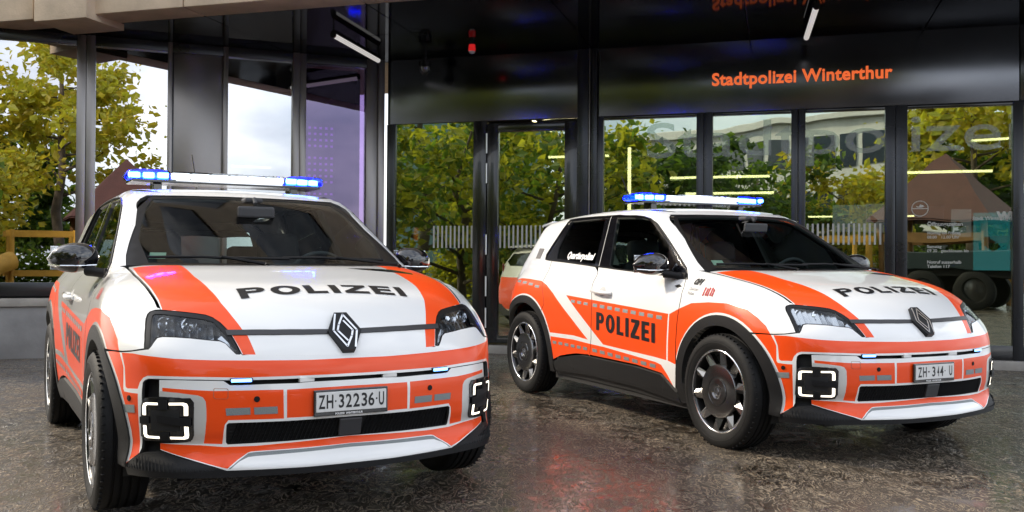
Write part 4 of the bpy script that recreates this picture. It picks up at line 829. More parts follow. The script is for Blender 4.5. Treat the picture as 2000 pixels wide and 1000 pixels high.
    # sensors and reflective film on the bumper
    for sgn in (-1,1):
        for nm in ('sens_o','sens_i'):
            c=TR[nm][0]*[1,-sgn,1]; n=nrm(c[None])[0]; b=MB(); M=Vector(n).to_track_quat('Z','Y').to_matrix().to_4x4(); M.translation=Vector(c)
            b.prism([(.0115*math.cos(2*math.pi*k/16),.0115*math.sin(2*math.pi*k/16)) for k in range(16)],M,.002); b.prism([(.007*math.cos(2*math.pi*k/14),.007*math.sin(2*math.pi*k/14)) for k in range(14)],M,.0035); b.build('parking_sensor',M_BP,car)
        for nm in ('refl_o','refl_i','refl_i2'): panel('reflective_film',FRONT,TR[nm]*[1,-sgn,1],[M_SIL],parent=car,off=.0018,flange=0,sp=.03)
    tw=TR['tow']; q2=FRONT.to2d(tw); cc=q2.mean(0); ring=np.array([cc+(p_-cc)*.93 for p_ in q2])
    panel('tow_cover_seam',FRONT,q2,[mat('seam_grey',(.35,.12,.07),.6)],holes=[ring],parent=car,off=.0012,flange=0,sp=.02,is2d=True)
    # ---- headlights ----
    ln=TR['hl_lens']
    for sgn in (-1,1):
        h=panel('headlight',FRONT,hl*[1,-sgn,1],[MATS['frit_black']],holes=[ln*[1,-sgn,1]],parent=car,off=-.001,flange=.03,sp=.03)
        bkt=panel('reflector_housing',FRONT,ln*[1,-sgn,1],[M_LREF],parent=h,off=-.05,flange=0,sp=.03)
        panel('lens',FRONT,ln*[1,-sgn,1],[M_LENS],parent=h,off=-.004,flange=0,sp=.03)
        b=MB()
        for i,(y,z,x) in enumerate(((-.655,.795,.435),(-.575,.793,.485))):
            n=Vector((.93,-.25,.26)).normalized(); M=n.to_track_quat('Z','Y').to_matrix().to_4x4(); M.translation=Vector((x-.012,y,z)); M=(Matrix.Scale(-1,4,(0,1,0)) if sgn>0 else Matrix.Identity(4))@M
            N_=18
            for (r0,h0,r1,h1) in ((.032,-.02,.033,.014),(.033,.014,.027,.018),(.027,.018,.024,.002),(.024,.002,.0,.012)):
                V=[M@Vector((r0*math.cos(2*math.pi*k/N_),r0*math.sin(2*math.pi*k/N_),h0)) for k in range(N_)]+[M@Vector((r1*math.cos(2*math.pi*k/N_),r1*math.sin(2*math.pi*k/N_),h1)) for k in range(N_)]
                b.add(V,[(k,(k+1)%N_,N_+(k+1)%N_,N_+k) for k in range(N_)])
        b.build('projector',M_CHR,h,angle=40)
        b=MB(); rr_=random.Random(3)
        for k in range(9):     # facetted reflector fins
            f=k/8; a=Vector((.405+.11*f,-.70+.22*f,.84-.015*f)); c2=Vector((.475+.10*f,-.715+.22*f,.755-.008*f)); dx=Vector((.012,.02,0)); cc_=Vector((-.022+.012*rr_.random(),0,-.012))
            V=[a+cc_,a+dx+cc_*.4,c2+dx+cc_*.3,c2+cc_]; V=[Vector((v.x,v.y*(-sgn),v.z)) for v in V]; b.add(V,[(0,1,2,3)])
        V=[Vector(v)*1 for v in ((.61,-.475,.757),(.632,-.450,.727),(.658,-.430,.697),(.652,-.448,.704),(.628,-.465,.728),(.61,-.49,.745))]; V=[Vector((v.x-.012,v.y*(-sgn),v.z)) for v in V]; b.add(V,[(0,1,4,5),(1,2,3,4)])
        b.build('reflector_fins',mat('lamp_silver',(.5,.52,.55),.25,metal=1),h)
    # ---- fenders ----
    gx=.006
    dfe=TR['door_front_edge']
    fe=[(.401,.698),(.455,.703),(.497,.712),(.474,.743),(.434,.788),(.398,.823),(.384,.839),(.379,.849),(.386,.856),(.402,.858)]+[(x,z) for x,y,z in fsh[::-1][1:]]+[(-.40,1.034),(-.452,1.036)]+[(x+.004,z) for x,y,z in dfe[:-1]]
    fe+=arc(0,.335,FR-.012,176,57)
    oz=[(o5s,1)]
    f=panel('fender',SIDE,fe,[M_W,M_O],[(SIDE.to2d(o5s),1)],parent=car,is2d=True,sp=.03); fs=both(f,car)
    # ---- doors ----
    dre=TR['door_rear_edge'].copy(); dre[2]=(-1.556,-.752,1.05); dre[3]=(-1.548,-.77,1.01); dre[4]=(-1.524,-.82,.93); sill=TR['sill']
    belt=lambda x:np.interp(x,[-2.45,-2.375,-2.09,-1.787,-1.629,-1.434,-1.332,-.89,-.545,-.426],[1.099,1.093,1.079,1.061,1.05,1.041,1.034,1.011,.989,.979])
    sl=lambda x:np.interp(x,[-2.07,-1.94,-1.795,-1.62,-.91,-.606,-.461],[.31,.352,.377,.398,.389,.367,.275])
    ff=[(x-.003,z) for x,y,z in dfe[1:]]
    fd=ff+[(x,sl(x)+.012) for x in (-.47,-.6,-.9,-1.3,-1.50)]+[(x+.0035,z) for x,y,z in dre[::-1][1:] if z<1.02]+[(x,belt(x)-.003) for x in (-1.56,-1.434,-1.332,-.89,-.545,-.44)]
    fd=[p_ for p_ in fd]
    zd=[(door_o[:,[0,2]],1),(TR['low_orange'][:,[0,2]],1),(o5s[:,[0,2]],1),(quarter_o[:,[0,2]],1)]
    d1=panel('front_door',SIDE,fd,[M_W,M_O],zd,parent=car,is2d=True,sp=.032); d1s=both(d1,car)
    rdx=[(-2.315,1.088),(-2.30,.98),(-2.262,.88),(-2.21,.80),(-2.19,.745)]
    rfa=arc(-2.54,.335,RRad-.012,49,-3)
    rd=[(x-.0035,z) for x,y,z in dre if z<1.02]+[(x,sl(x)+.012) for x in (-1.52,-1.7,-1.85,-1.95,-2.06)]+rfa[::-1]+rdx[::-1]+[(x,belt(x)-.003) for x in (-2.2,-1.9,-1.61)]
    d2=panel('rear_door',SIDE,rd,[M_W,M_O],zd,parent=car,is2d=True,sp=.032); d2s=both(d2,car)
    # ---- side frame: A pillar, roof rail, C pillar, quarter panel ----
    dlo=TR['dlo'][:,[0,2]]
    wsr=[(-.364,1.035),(-.45,1.085),(-.537,1.140),(-.691,1.239),(-.835,1.326),(-.976,1.405)]
    seam=[(-1.04,1.437),(-1.2,1.450),(-1.4,1.459),(-1.7,1.462),(-2.0,1.455),(-2.3,1.436),(-2.6,1.402),(-2.74,1.375)]
    rear=[(-2.80,1.30),(-2.87,1.20),(-2.95,1.06),(-3.0,.95),(-3.03,.80),(-3.04,.6),(-3.01,.40),(-2.97,.27)]
    rear=[(x+.05,z) for x,z in rear]
    sf=wsr+seam+rear+arc(-2.54,.335,RRad-.012,187,50)+[(x-.006,z) for x,z in rdx[::-1]]
    dl=[tuple(p_) for p_ in dlo]                 # starts at rear bottom, over the top, to the front bottom corner
    sf+= [(-2.375,1.091)]+dl[0:19]+[(-.43,1.03)]
    fr_=panel('side_frame',SIDE,sf,[M_W,M_O],[(quarter_o[:,[0,2]],1)],parent=car,is2d=True,sp=.03,flange=.02); both(fr_,car)
    # black window surround and glass
    rg=TR['rear_glass'][:,[0,2]]; fg=TR['front_glass'][:,[0,2]]
    cR=rg.mean(0); cF=fg.mean(0)
    def grow(p_,k): c_=p_.mean(0); return c_+(p_-c_)*k
    sg_=panel('window_surround',SIDE,dlo,[M_BG],holes=[rg,fg],parent=car,is2d=True,off=-.003,flange=.03,sp=.04); both(sg_,car)
    g1=panel('side_window',SIDE,grow(fg,1.01),[M_GLS],parent=car,is2d=True,off=-.012,flange=0,sp=.05); both(g1,car)
    g2=panel('side_window',SIDE,grow(rg,1.01),[M_GLD],parent=car,is2d=True,off=-.012,flange=0,sp=.05); both(g2,car)
    edge=SIDE.up(dens(dlo,.03)); b=MB(); b.tube(list(edge+nrm(edge)*.0005)+[edge[0]],.0055,6,cap=False); tr_=b.build('window_seal',MATS['frit_black'],car,smooth=True); both(tr_,car)
    cs=[(x,z) for x,y,z in dre[:3]]; cl=[(a-.005,b_) for a,b_ in cs]+[(a+.003,b_) for a,b_ in cs[::-1]]
    cst=panel('pillar_trim',SIDE,cl,[mat('trim_line',(.35,.35,.35),.4)],parent=car,is2d=True,off=.0,flange=0,sp=.03); both(cst,car)
    cs=[(-1.475,1.405),(-1.452,1.313),(-1.418,1.2),(-1.385,1.06)]; cl=[(a-.007,b_) for a,b_ in cs]+[(a+.007,b_) for a,b_ in cs[::-1]]
    # ---- roof ----
    sm3=on_side([(a,b_) for a,b_ in seam]); rf=[(-.965-.10*0,0,0)]
    rr=[(-.935,0,0),(-.945,-.2,0),(-.972,-.40,0),(-.998,-.52,0)]+[(x,y+.003,0) for x,y,z in sm3]+[(-2.80,-.50,0),(-2.84,-.3,0),(-2.855,0,0)]
    ro=panel('roof',ROOF,sym(rr),[M_W],parent=car,sp=.05)
    # ---- windscreen ----
    ws=[(-.225,0,1.03),(-.25,-.3,1.03),(-.31,-.55,1.032)]+[(x,y,z) for x,y,z in on_side([(-.372,1.040),(-.545,1.142),(-.70,1.240),(-.845,1.331),(-.972,1.407)])]+[(-.984,-.45,1.42),(-.955,-.25,1.43),(-.93,0,1.435)]
    wsf=sym(ws); w2=WSC.to2d(wsf); inn=[]
    a,b_=w2.min(0),w2.max(0)
    wi=[(-.255,0,1.05),(-.285,-.3,1.05),(-.36,-.60,1.055),(-.575,-.615,1.165),(-.70,-.585,1.24),(-.85,-.54,1.335),(-.945,-.49,1.395),(-.925,-.25,1.405),(-.905,0,1.41)]
    wo=panel('windscreen_frit',WSC,wsf,[mat('frit_black',(.006,.006,.007),.3,spec=.3)],holes=[sym(wi)],parent=car,off=-.004,flange=.02,sp=.05)
    wg=panel('windscreen',WSC,sym([(p_[0]*1.0,p_[1]*1.01,p_[2]) for p_ in wi]),[M_GLS],parent=car,off=-.007,flange=0,sp=.05)
    b=MB(); c_=WSC.up(WSC.to2d(np.array([[-.42,-.55,1.09]])))[0]; n=nrm(c_[None])[0]; M=Vector(n).to_track_quat('Z','X').to_matrix().to_4x4(); M.translation=Vector(c_-n*.012); b.box((0,0,0),(.06,.075,.001)); b.v=[tuple(M@Vector(v)) for v in b.v]; b.build('vignette_sticker',mat('sticker',(.45,.65,.5),.5),wg)
    # cowl and wipers
    b=MB(); 
    for y0,y1 in ((-.68,-.2),(-.2,.2),(.2,.68)):
        b.add([Vector((-.135-.38*y*y,y,1.012)) for y in np.linspace(y0,y1,6)]+[Vector((-.31-.3*y*y,y,1.02)) for y in np.linspace(y0,y1,6)],[(i,i+1,7+i,6+i) for i in range(5)])
    b.build('cowl',M_BD,car)
    for (ax,ay),(bx,by),(px_,py_) in (((-.33,-.60),(-.235,.05),(-.20,-.08)),((-.27,.02),(-.32,.58),(-.21,.62))):
        b=MB(); pts=[]
        for t in np.linspace(0,1,9):
            y=ay+(by-ay)*t; qq=WSC.up(WSC.to2d(np.array([[-.262-.25*y*y-.03*(1 if t<.5 else .6),y,1.052+.012*math.sin(t*3.14)]])))[0]; pts.append(qq+nrm(qq[None])[0]*.016)
        b.tube(pts,.007,6); mid=pts[4]; b.tube([mid+np.array([.004,0,.006]),Vector((px_-.03,py_,1.045)),Vector((px_,py_,1.035))],[.007,.009,.012],6); b.build('wiper',M_BP,car)
    # ---- tailgate ----
    tg=[(-3.0,0,1.365),(-2.9,-.3,1.365),(-2.78,-.53,1.362)]+[(x-.006,y,z) for x,y,z in on_side([(a,max(b_,.275)) for a,b_ in rear])][0:]+[(-3.05,-.4,.27),(-3.1,0,.27)]
    rw=[(-2.86,0,1.31),(-2.83,-.35,1.31),(-2.80,-.50,1.30),(-2.88,-.56,1.12),(-2.95,-.30,1.05),(-2.98,0,1.05)]
    t_=panel('tailgate',REAR,sym(tg),[M_W,M_O],[(sym([(-3.1,0,.86),(-3.0,-.78,.86),(-3.0,-.78,.30),(-3.1,0,.30)]),1)],[sym(rw)],parent=car,sp=.045)
    panel('rear_window',REAR,sym(rw),[M_GLS],parent=car,off=-.01,flange=0,sp=.06)
    b=MB(); b.box((-2.80,0,1.400),(.20,1.06,.022),Matrix.Rotation(R(-9),3,'Y'),bev=.008); b.build('roof_spoiler',M_W,car)
    for sgn in (-1,1):
        b=MB(); V=[(-2.72,.545,1.375),(-2.86,.53,1.385),(-2.82,.57,1.325),(-2.76,.585,1.335)]; b.add([Vector((x,sgn*y,z)) for x,y,z in V]+[Vector((x,sgn*(y-.03),z)) for x,y,z in V],[(0,1,2,3),(0,4,5,1),(1,5,6,2),(2,6,7,3),(3,7,4,0)]); b.build('spoiler_blade',M_BG,car)
        b=MB(); q_=REAR.up(REAR.to2d(np.array([[-3.0,sgn*.66,.98]])))[0]; b.box(q_,(.03,.05,.20),Matrix.Rotation(R(sgn*-40),3,'Z'),bev=.01); b.build('tail_light',mat('red_lens',(.35,.01,.012),.15,coat=1),car)
    vl=TR['vent_label'][:,[0,2]]; k=panel('pillar_plaque',SIDE,vl,[mat('plaque_grey',(.16,.15,.15),.4)],parent=car,is2d=True,off=.003,flange=.003,sp=.04); both(k,car)
    # ---- sill, arch trims, underbody ----
    si=[(x,z) for x,y,z in sill[:7]]+[(-.438,.205),(-.95,.248),(-1.57,.254),(-2.055,.236)]
    k=panel('sill',SIDE,si,[M_BP],parent=car,is2d=True,off=.008,flange=.03,sp=.05); both(k,car)
    s2=[(-2.06,.231),(-1.57,.249),(-.95,.243),(-.44,.20),(-.46,.178),(-1.0,.200),(-1.6,.205),(-2.07,.205)]
    k=panel('sill_edge',SIDE,s2,[M_BD],parent=car,is2d=True,off=-.012,flange=.03,sp=.05); both(k,car)
    for xa in (-1.76,-.62):
        cr=[(xa,.245),(xa-.05 if xa<-1 else xa+.05,.355),(xa-.04 if xa<-1 else xa+.06,.355),(xa+.01,.245)]; k=panel('sill_crease',SIDE,cr,[M_BD],parent=car,is2d=True,off=.009,flange=0,sp=.05); both(k,car)
    for cx,Ro,Ri,a0,a1,cz in ((0,FR,.378,-11,197,.340),(-2.54,RRad,.408,-14,190,.335)):
        o_=arc(cx,.335,Ro,a0,a1,44); i_=arc(cx,cz,Ri,a0-2,a1+2,44)[::-1]
        k=panel('wheel_arch_trim',SIDE,o_+i_,[M_BP],parent=car,is2d=True,off=.007,flange=.045,sp=.04); both(k,car)
    for cx in (0,-2.54):
        for sgn in (-1,1):
            b=MB(); n=28; V=[];
            for yy in (.80,.50): V+=[Vector((cx+.392*math.cos(R(-22+224*i/n)),sgn*yy,.345+.392*math.sin(R(-22+224*i/n)))) for i in range(n+1)]
            b.add(V,[(i,i+1,n+2+i,n+1+i) for i in range(n)]); b.add([Vector((cx,sgn*.5,.345))]+V[n+1:],[(0,i+1,i+2) for i in range(n)]); b.build('wheel_housing',M_BD,car)
    b=MB(); b.box((-1.27,0,.25),(1.75,1.58,.16)); b.box((-1.3,0,.25),(3.5,.98,.15)); b.box((.38,0,.30),(.34,.96,.10)); b.box((-2.95,0,.32),(.2,1.3,.14)); b.box((.25,0,.246),(.84,.92,.03)); b.build('underbody',M_BD,car)  # underbody, plus an unseen front tray added to darken the ground below
    # inner door liners and bulkhead (dark cabin)
    il=[(-.43,.42),(-.43,.96),(-1.3,1.01),(-2.4,1.07),(-2.85,1.0),(-2.9,.85),(-2.2,.85),(-2.05,.6),(-2.0,.40)]
    k=panel('cabin_liner',SIDE,il,[M_INT],parent=car,is2d=True,off=-.07,flange=0,sp=.08); both(k,car)
    hl_=[(-.98,-.50,0),(-1.1,-.53,0),(-2.3,-.53,0),(-2.70,-.48,0),(-2.78,0,0)]; panel('headliner',ROOF,sym([(-.965,0,0)]+hl_),[M_HEAD],parent=car,off=-.035,flange=0,sp=.12)
    b=MB(); b.box((.0,0,.60),(.6,1.0,.46)); b.box((-.36,0,.60),(.06,1.30,.66)); b.build('bulkhead',M_BD,car)
    # ---- cabin ----
    b=MB(); pr=[(-.30,1.005),(-.36,1.02),(-.62,.985),(-.70,.94),(-.70,.84),(-.62,.78),(-.34,.72),(-.30,.8)]
    M=Matrix(((1,0,0,0),(0,0,-1,.66),(0,1,0,0),(0,0,0,1))); b.prism(pr,M,1.32); ds=b.build('dashboard',M_INT,car,angle=50)
    b=MB(); b.box((-.66,-.02,.985),(.02,.62,.13),Matrix.Rotation(R(-14),3,'Y'),bev=.008); b.build('screen',M_BG,ds)
    b=MB(); n=28; pts=[Vector((-.80+.05*math.sin(R(360*i/n)),.37+.175*math.cos(R(360*i/n)),.945+.165*math.sin(R(360*i/n)))) for i in range(n+1)]; b.tube(pts,.013,8,cap=False); b.box((-.79,.37,.94),(.04,.12,.09),bev=.02); b.box((-.785,.37,.93),(.02,.32,.03),bev=.008); b.tube([(-.79,.37,.94),(-.6,.37,.88)],.03); b.build('steering_wheel',M_INT2,car,angle=50)
    for y in (-.36,.36):
        for (x0,hh,front) in ((-1.18,.62,1),(-2.02,.56,0)):
            st_=MB(); st_.box((x0+.05,y,.50),(.50,.46,.15),Matrix.Rotation(R(-6),3,'Y'),bev=.05); st_.box((x0-.26,y,.78),(.13,.46 if front else .56,hh),Matrix.Rotation(R(-13),3,'Y'),bev=.05); so_=st_.build('seat',M_INT,car,angle=50)
            hb=MB(); hb.box((x0-.385+.03*(1-front),y,1.155 if front else 1.09),(.10,.26,.18),Matrix.Rotation(R(-8),3,'Y'),bev=.04); hb.build('headrest',M_INT,so_,angle=50)
    b=MB(); b.box((-.715,0,1.325),(.022,.20,.062),Matrix.Rotation(R(8),3,'Y'),bev=.012); b.tube([(-.73,0,1.37),(-.76,0,1.40)],.012); rm_=b.build('interior_mirror',M_INT2,car); 
    b=MB(); b.box((-.729,0,1.323),(.003,.18,.048),Matrix.Rotation(R(8),3,'Y')); b.build('mirror_face',M_CHR,rm_)
    b=MB(); b.box((-.80,0,1.392),(.09,.10,.03),bev=.012); b.build('camera_housing',M_INT2,car)
    # ---- door mirrors, handles ----
    for sgn in (-1,1):
        b=MB(); n,m=20,10; V=[];F=[]
        for i in range(m+1):
            for j in range(n):
                u=-1+2*i/m; a=2*math.pi*j/n; r_=(1-abs(u)**2.6)**.5; cy=math.cos(a); cz=math.sin(a)
                px_=-.665+.085*r_*abs(cy)**.75*(1 if cy>0 else -1)*(1 if cy>0 else .55)-.035*max(0,u)
                pz_=1.072+.074*r_*abs(cz)**.8*(1 if cz>0 else -1)*(1-.18*max(0,u))-.004*u
                V.append(Vector((px_,sgn*(.895+.118*u),pz_)))
        for i in range(m):
            for j in range(n): F.append((i*n+j,(i+1)*n+j,(i+1)*n+(j+1)%n,i*n+(j+1)%n))
        b.add(V,F); mo=b.build('door_mirror',M_BG,car,smooth=True)
        b=MB(); b.tube([(-.60,sgn*.84,1.01),(-.54,sgn*.79,1.0),(-.50,sgn*.755,.995)],[.026,.022,.03],10); b.box((-.53,sgn*.775,.995),(.16,.012,.05),bev=.004); b.build('mirror_arm',M_BP,mo,angle=50)
        b=MB(); b.tube([(-.605,sgn*.80,1.038),(-.588,sgn*.88,1.034),(-.60,sgn*.96,1.034),(-.655,sgn*1.008,1.038)],.004,6); b.build('indicator_strip',M_CHR,mo)
        b=MB(); b.box((-.713,sgn*.895,1.072),(.006,.20,.115),bev=.002); b.build('mirror_glass',M_CHR,mo)
        b=MB(); hx=[(-1.478,.876),(-1.35,.868),(-1.225,.862)]; P3=on_side(hx); 
        if sgn>0: P3=P3*[1,-1,1]
        b.tube([P3[0]+[0,sgn*.004,0],P3[0]+[.02,sgn*.028,0],P3[1]+[0,sgn*.034,0],P3[2]+[-.02,sgn*.028,0],P3[2]+[0,sgn*.004,0]],[.013,.015,.016,.015,.013],10); 
        (d1s[0] if sgn<0 else d1s[1]); hd=b.build('door_handle',M_W,d1s[0] if sgn<0 else d1s[1],angle=60)
        cup=on_side([(-1.352+.045*math.cos(t),.872+.035*math.sin(t)) for t in np.linspace(0,6.283,17)[:-1]]); 
        k=panel('handle_cup_shade',SIDE,cup[:,[0,2]],[mat('cup_shade_grey',(.42,.42,.42),.5)],parent=d1s[0],is2d=True,off=.001,flange=0,sp=.03) if sgn<0 else mirror(k,d1s[1])  # flat grey disc, shade of the handle cup put into colour
    # ---- side lettering and film ----
    polys,Wd=polizei(.62,.24,.185,.15)
    def Ts(p_):
        u=p_[0]/Wd; x=-1.397+.738*u; return (x,.597-.036*u+.128*p_[1]-.0*u)
    letters('lettering',SIDE,polys,Ts,d1s[0],[M_TXT])
    def Tl(p_):
        u=p_[0]/Wd; x=-.66-.738*u; return (x,.561+.036*u+.128*p_[1])
    lo=letters('lettering',SIDE,polys,Tl,d1s[1],[M_TXT])
    lo.data.transform(Matrix.Scale(-1,4,(0,1,0))); lo.data.flip_normals(); 
    def dashes(a0,a1,n,h,lift_row,par,nm='reflective_dash'):
        for i in range(n):
            t0=i/n; t1=t0+.62/n; b0=np.array(a0)+(np.array(a1)-np.array(a0))*t0; b1=np.array(a0)+(np.array(a1)-np.array(a0))*t1
            k_=panel(nm,SIDE,[b0,b1,b1+[0,h],b0+[0,h]],[M_SIL],parent=par[0],is2d=True,off=.0018,flange=0,sp=10)
            q_=mirror(k_,par[1])
    dashes((-1.775,.777),(-1.49,.762),3,.021,0,d2s); dashes((-1.455,.760),(-.545,.716),9,.024,0,d1s)
    dashes((-2.052,.446),(-1.50,.436),6,.022,0,d2s); dashes((-1.46,.435),(-.625,.398),8,.024,0,d1s)
    dashes((-2.75,.905),(-2.29,.886),4,.02,0,(fr_,fr_)) if False else None
    for i in range(4):
        x=-2.74+.118*i; z=.905-.005*i-.002*i*i
        k_=panel('reflective_dash',SIDE,[(x,z),(x+.075,z-.003),(x+.075,z+.018),(x,z+.02)],[M_SIL],parent=fr_,is2d=True,off=.0018,flange=0,sp=10)
    for sgn in (0,1):
        par=fs[sgn]
        def TT_(p_,x0,z0,sl_=-.05):
            x=p_[0]; return (x0+x,z0+p_[1]+sl_*x) if sgn==0 else (x0+.14-x,z0+p_[1]-sl_*(.14-x)*0)
        ob=[print_on('fleet_number',SIDE,'OP1',.047,lambda p_:TT_(p_,-.335,.950),par,M_TXT,.0028,.2,),
            print_on('small_print',SIDE,'Quartier-\nPolizei',.026,lambda p_:TT_(p_,-.345,.915),par,M_GREY,.0004)]
        for j,(dx,h_) in enumerate(((0,.05),(.025,.045),(.045,.05),(.07,.05),(.09,.04))):
            z0=.884-.0*dx; ob.append(panel('crest_mark',SIDE,[(-.195+dx,z0+.004*(j%2)),(-.183+dx,z0),(-.178+dx,z0+h_),(-.19+dx,z0+h_)],[M_RED],parent=par,is2d=True,off=.004,flange=0,sp=10))
        ob.append(panel('side_emblem',SIDE,[(-.516,.934),(-.475,.945),(-.436,.935),(-.475,.924)],[M_BP],parent=d1s[sgn],is2d=True,off=.003,flange=.003,sp=.03))
        if sgn==1:
            for o_ in ob: o_.data.transform(Matrix.Scale(-1,4,(0,1,0))); o_.data.flip_normals()
    print_on('window_script',SIDE,'Quartierpolizei',.072,lambda p_:(-2.10+p_[0]*.93,1.112+p_[1]-.028*p_[0]),car,M_WHT,.003,.35,off=-.006)
    # ---- wheels ----
    for x in (0,-2.54):
        for left in (False,True): build_wheel(car,x,x==0,left)
    # ---- light bar ----
    lb=bpy.data.objects.new('light_bar',None); COL.objects.link(lb); lb.parent=car; lb.location=(-1.415,0,1.557)
    def cap2(y0,y1,x,z,name,m,bev=.018):
        b_=MB(); b_.box((0,(y0+y1)/2,0),(x,abs(y1-y0),z),bev=bev); return b_.build(name,m,lb,angle=50)
    b=MB(); b.box((0,0,-.034),(.24,1.10,.018),bev=.006); b.build('bar_base',M_BG,lb)
    b=MB(); b.box((.112,0,-.028),(.02,.62,.008)); b.build('bar_edge',M_CHR,lb)
    for sgn in (-1,1):
        cap2(sgn*.335,sgn*.565,.27,.056,'blue_dome',glassmat('blue_dome',(.14,.40,1),.04) if 'blue_dome' not in MATS else MATS['blue_dome'],.022)
        for i in range(3):
            b=MB(); b.box((.085-.02*i,sgn*(.375+.075*i),.0),(.03,.058,.030),Matrix.Rotation(R(sgn*18*i),3,'Z'),bev=.004); b.build('blue_led',M_BLUEW,lb)
        b=MB(); b.box((0,sgn*.45,-.006),(.10,.20,.034),bev=.01); b.build('blue_reflector',M_BLUE,lb)
        b=MB(); b.box((0,sgn*.40,-.062),(.10,.05,.05),bev=.005); b.build('bar_foot',M_BG,lb)
    cap2(-.333,.333,.25,.05,'clear_dome',M_LENS,.018)
    for i in range(6):
        b=MB(); y=-.275+.11*i; b.box((.07,y,0),(.05,.098,.034),bev=.004); b.build('clear_led',M_CLR,lb)
    b=MB(); b.tube([(-2.20,0,1.458),(-2.225,0,1.49),(-2.445,0,1.815)],[.014,.007,.005],6); b.build('roof_antenna',M_BP,car)
    return car
def hood_z(x,y): return ROOF.up(np.array([[x,y]]))[0][2]
def ROOF_Z(P): return ROOF.up(P[:,:2])[:,2]
ROOF=mk(lambda P:P[:,[0,1]],lambda q:(np.stack([q[:,0],q[:,1],Z0(q)+1.7],1),np.array([[0,0,-1.]])),.05,1.3,260)

PLATE={}
def plate(car,txt,gaps):
    c=Vector((.769,0,.494)); b=MB(); b.box(c-Vector((.008,0,.004)),(.012,.312,.104),bev=.004); pl=b.build('licence_plate',M_BG,car)
    b=MB(); b.box(c,(.004,.294,.078),bev=.0015); f=b.build('plate_face',M_PLATE,pl)
    def put(name,body,size,y,z,m,par,bold=0,y1=None):
        v,fc=textmesh(body,size,bold)
        if y1 is not None: v=(v-v.min(0))/(v.max(0)-v.min(0))*[y1-y,.0545 if body not in '-·' else .008]
        me=bpy.data.meshes.new(name); me.from_pydata([(c.x+.0028,y+p[0],c.z+z+p[1]) for p in v],[],fc); me.materials.append(m)
        o=bpy.data.objects.new(name,me); COL.objects.link(o); o.parent=par; return o
    for body,y,y1 in txt: put('plate_character',body,.084,y,-.026 if body not in '-·' else -.002,M_TXT,pl,.0016,y1)
    put('frame_print','POLIZEI  WINTERTHUR',.011,-.07,-.0515,M_WHT,pl,.0004)
    return pl
def pose(car,x,y,yaw,p,r):
    F=Vector((math.sin(yaw),-math.cos(yaw),0)); Lf=Vector((math.cos(yaw),math.sin(yaw),0)); B=Matrix((F,Lf,Vector((0,0,1)))).transposed()
    M=Matrix(((1,0,-p),(0,1,-r),(p,r,1))); s=Vector((1.27,0,0)); Rm=B@M; t=Vector((x,y,0))+B@(M@s-s)
    car.matrix_world=Matrix.Translation(t)@Rm.normalized().to_4x4()
def copy_tree(o,parent=None):
    c=o.copy(); COL.objects.link(c)
    if parent: c.parent=parent
    for ch in o.children: copy_tree(ch,c)
    return c
carA=build_car(); carB=copy_tree(carA)
carA['label']='white and orange police car parked nearest, its plate reading ZH 32236 U'
carB['label']='police car farther back by the glass panes, its plate reading ZH 344 U'
for c_ in (carA,carB): c_['group']='police cars parked outside the station'
xs=lambda L:L
plate(carA,[('Z',-.138,-.111),('H',-.1055,-.078),('·',-.0715,-.065),('3',-.055,-.033),('2',-.026,-.001),('2',.005,.032),('3',.040,.064),('6',.069,.095),('·',.101,.108),('U',.114,.137)],0)
plate(carB,[('Z',-.131,-.102),('H',-.095,-.066),('-',-.056,-.044),('3',-.024,.001),('4',.015,.030),('4',.037,.063),('·',.072,.079),('U',.108,.132)],0)
pose(carA,-1.01734,4.44647,R(29.798),R(.3393),R(.1086)); pose(carB,1.99351,5.87704,R(25.612),R(-.3205),R(.2365))

# ================= the square behind the camera (seen in the panes and the paint) =================
M_BARK=mat('bark',(.09,.07,.05),.85,bump=.5,bscale=14,var=.3)
def leafmat(n,col):
    m=mat(n,col,.5,var=.35,vscale=1.3); b=m.node_tree.nodes['Principled BSDF']; b.inputs['Subsurface Weight'].default_value=0; 
    t=m.node_tree; tr=t.nodes.new('ShaderNodeBsdfTranslucent'); tr.inputs[0].default_value=(col[0]*1.6,col[1]*1.5,col[2],1); mx=t.nodes.new('ShaderNodeMixShader'); mx.inputs[0].default_value=.5; o=t.nodes['Material Output']; t.links.new(b.outputs[0],mx.inputs[1]); t.links.new(tr.outputs[0],mx.inputs[2]); t.links.new(mx.outputs[0],o.inputs[0]); return m
LF=[leafmat('leaf_yellow',(.36,.37,.035)),leafmat('leaf_green',(.12,.20,.025)),leafmat('leaf_dark',(.04,.085,.018)),leafmat('leaf_gold',(.42,.36,.035))]
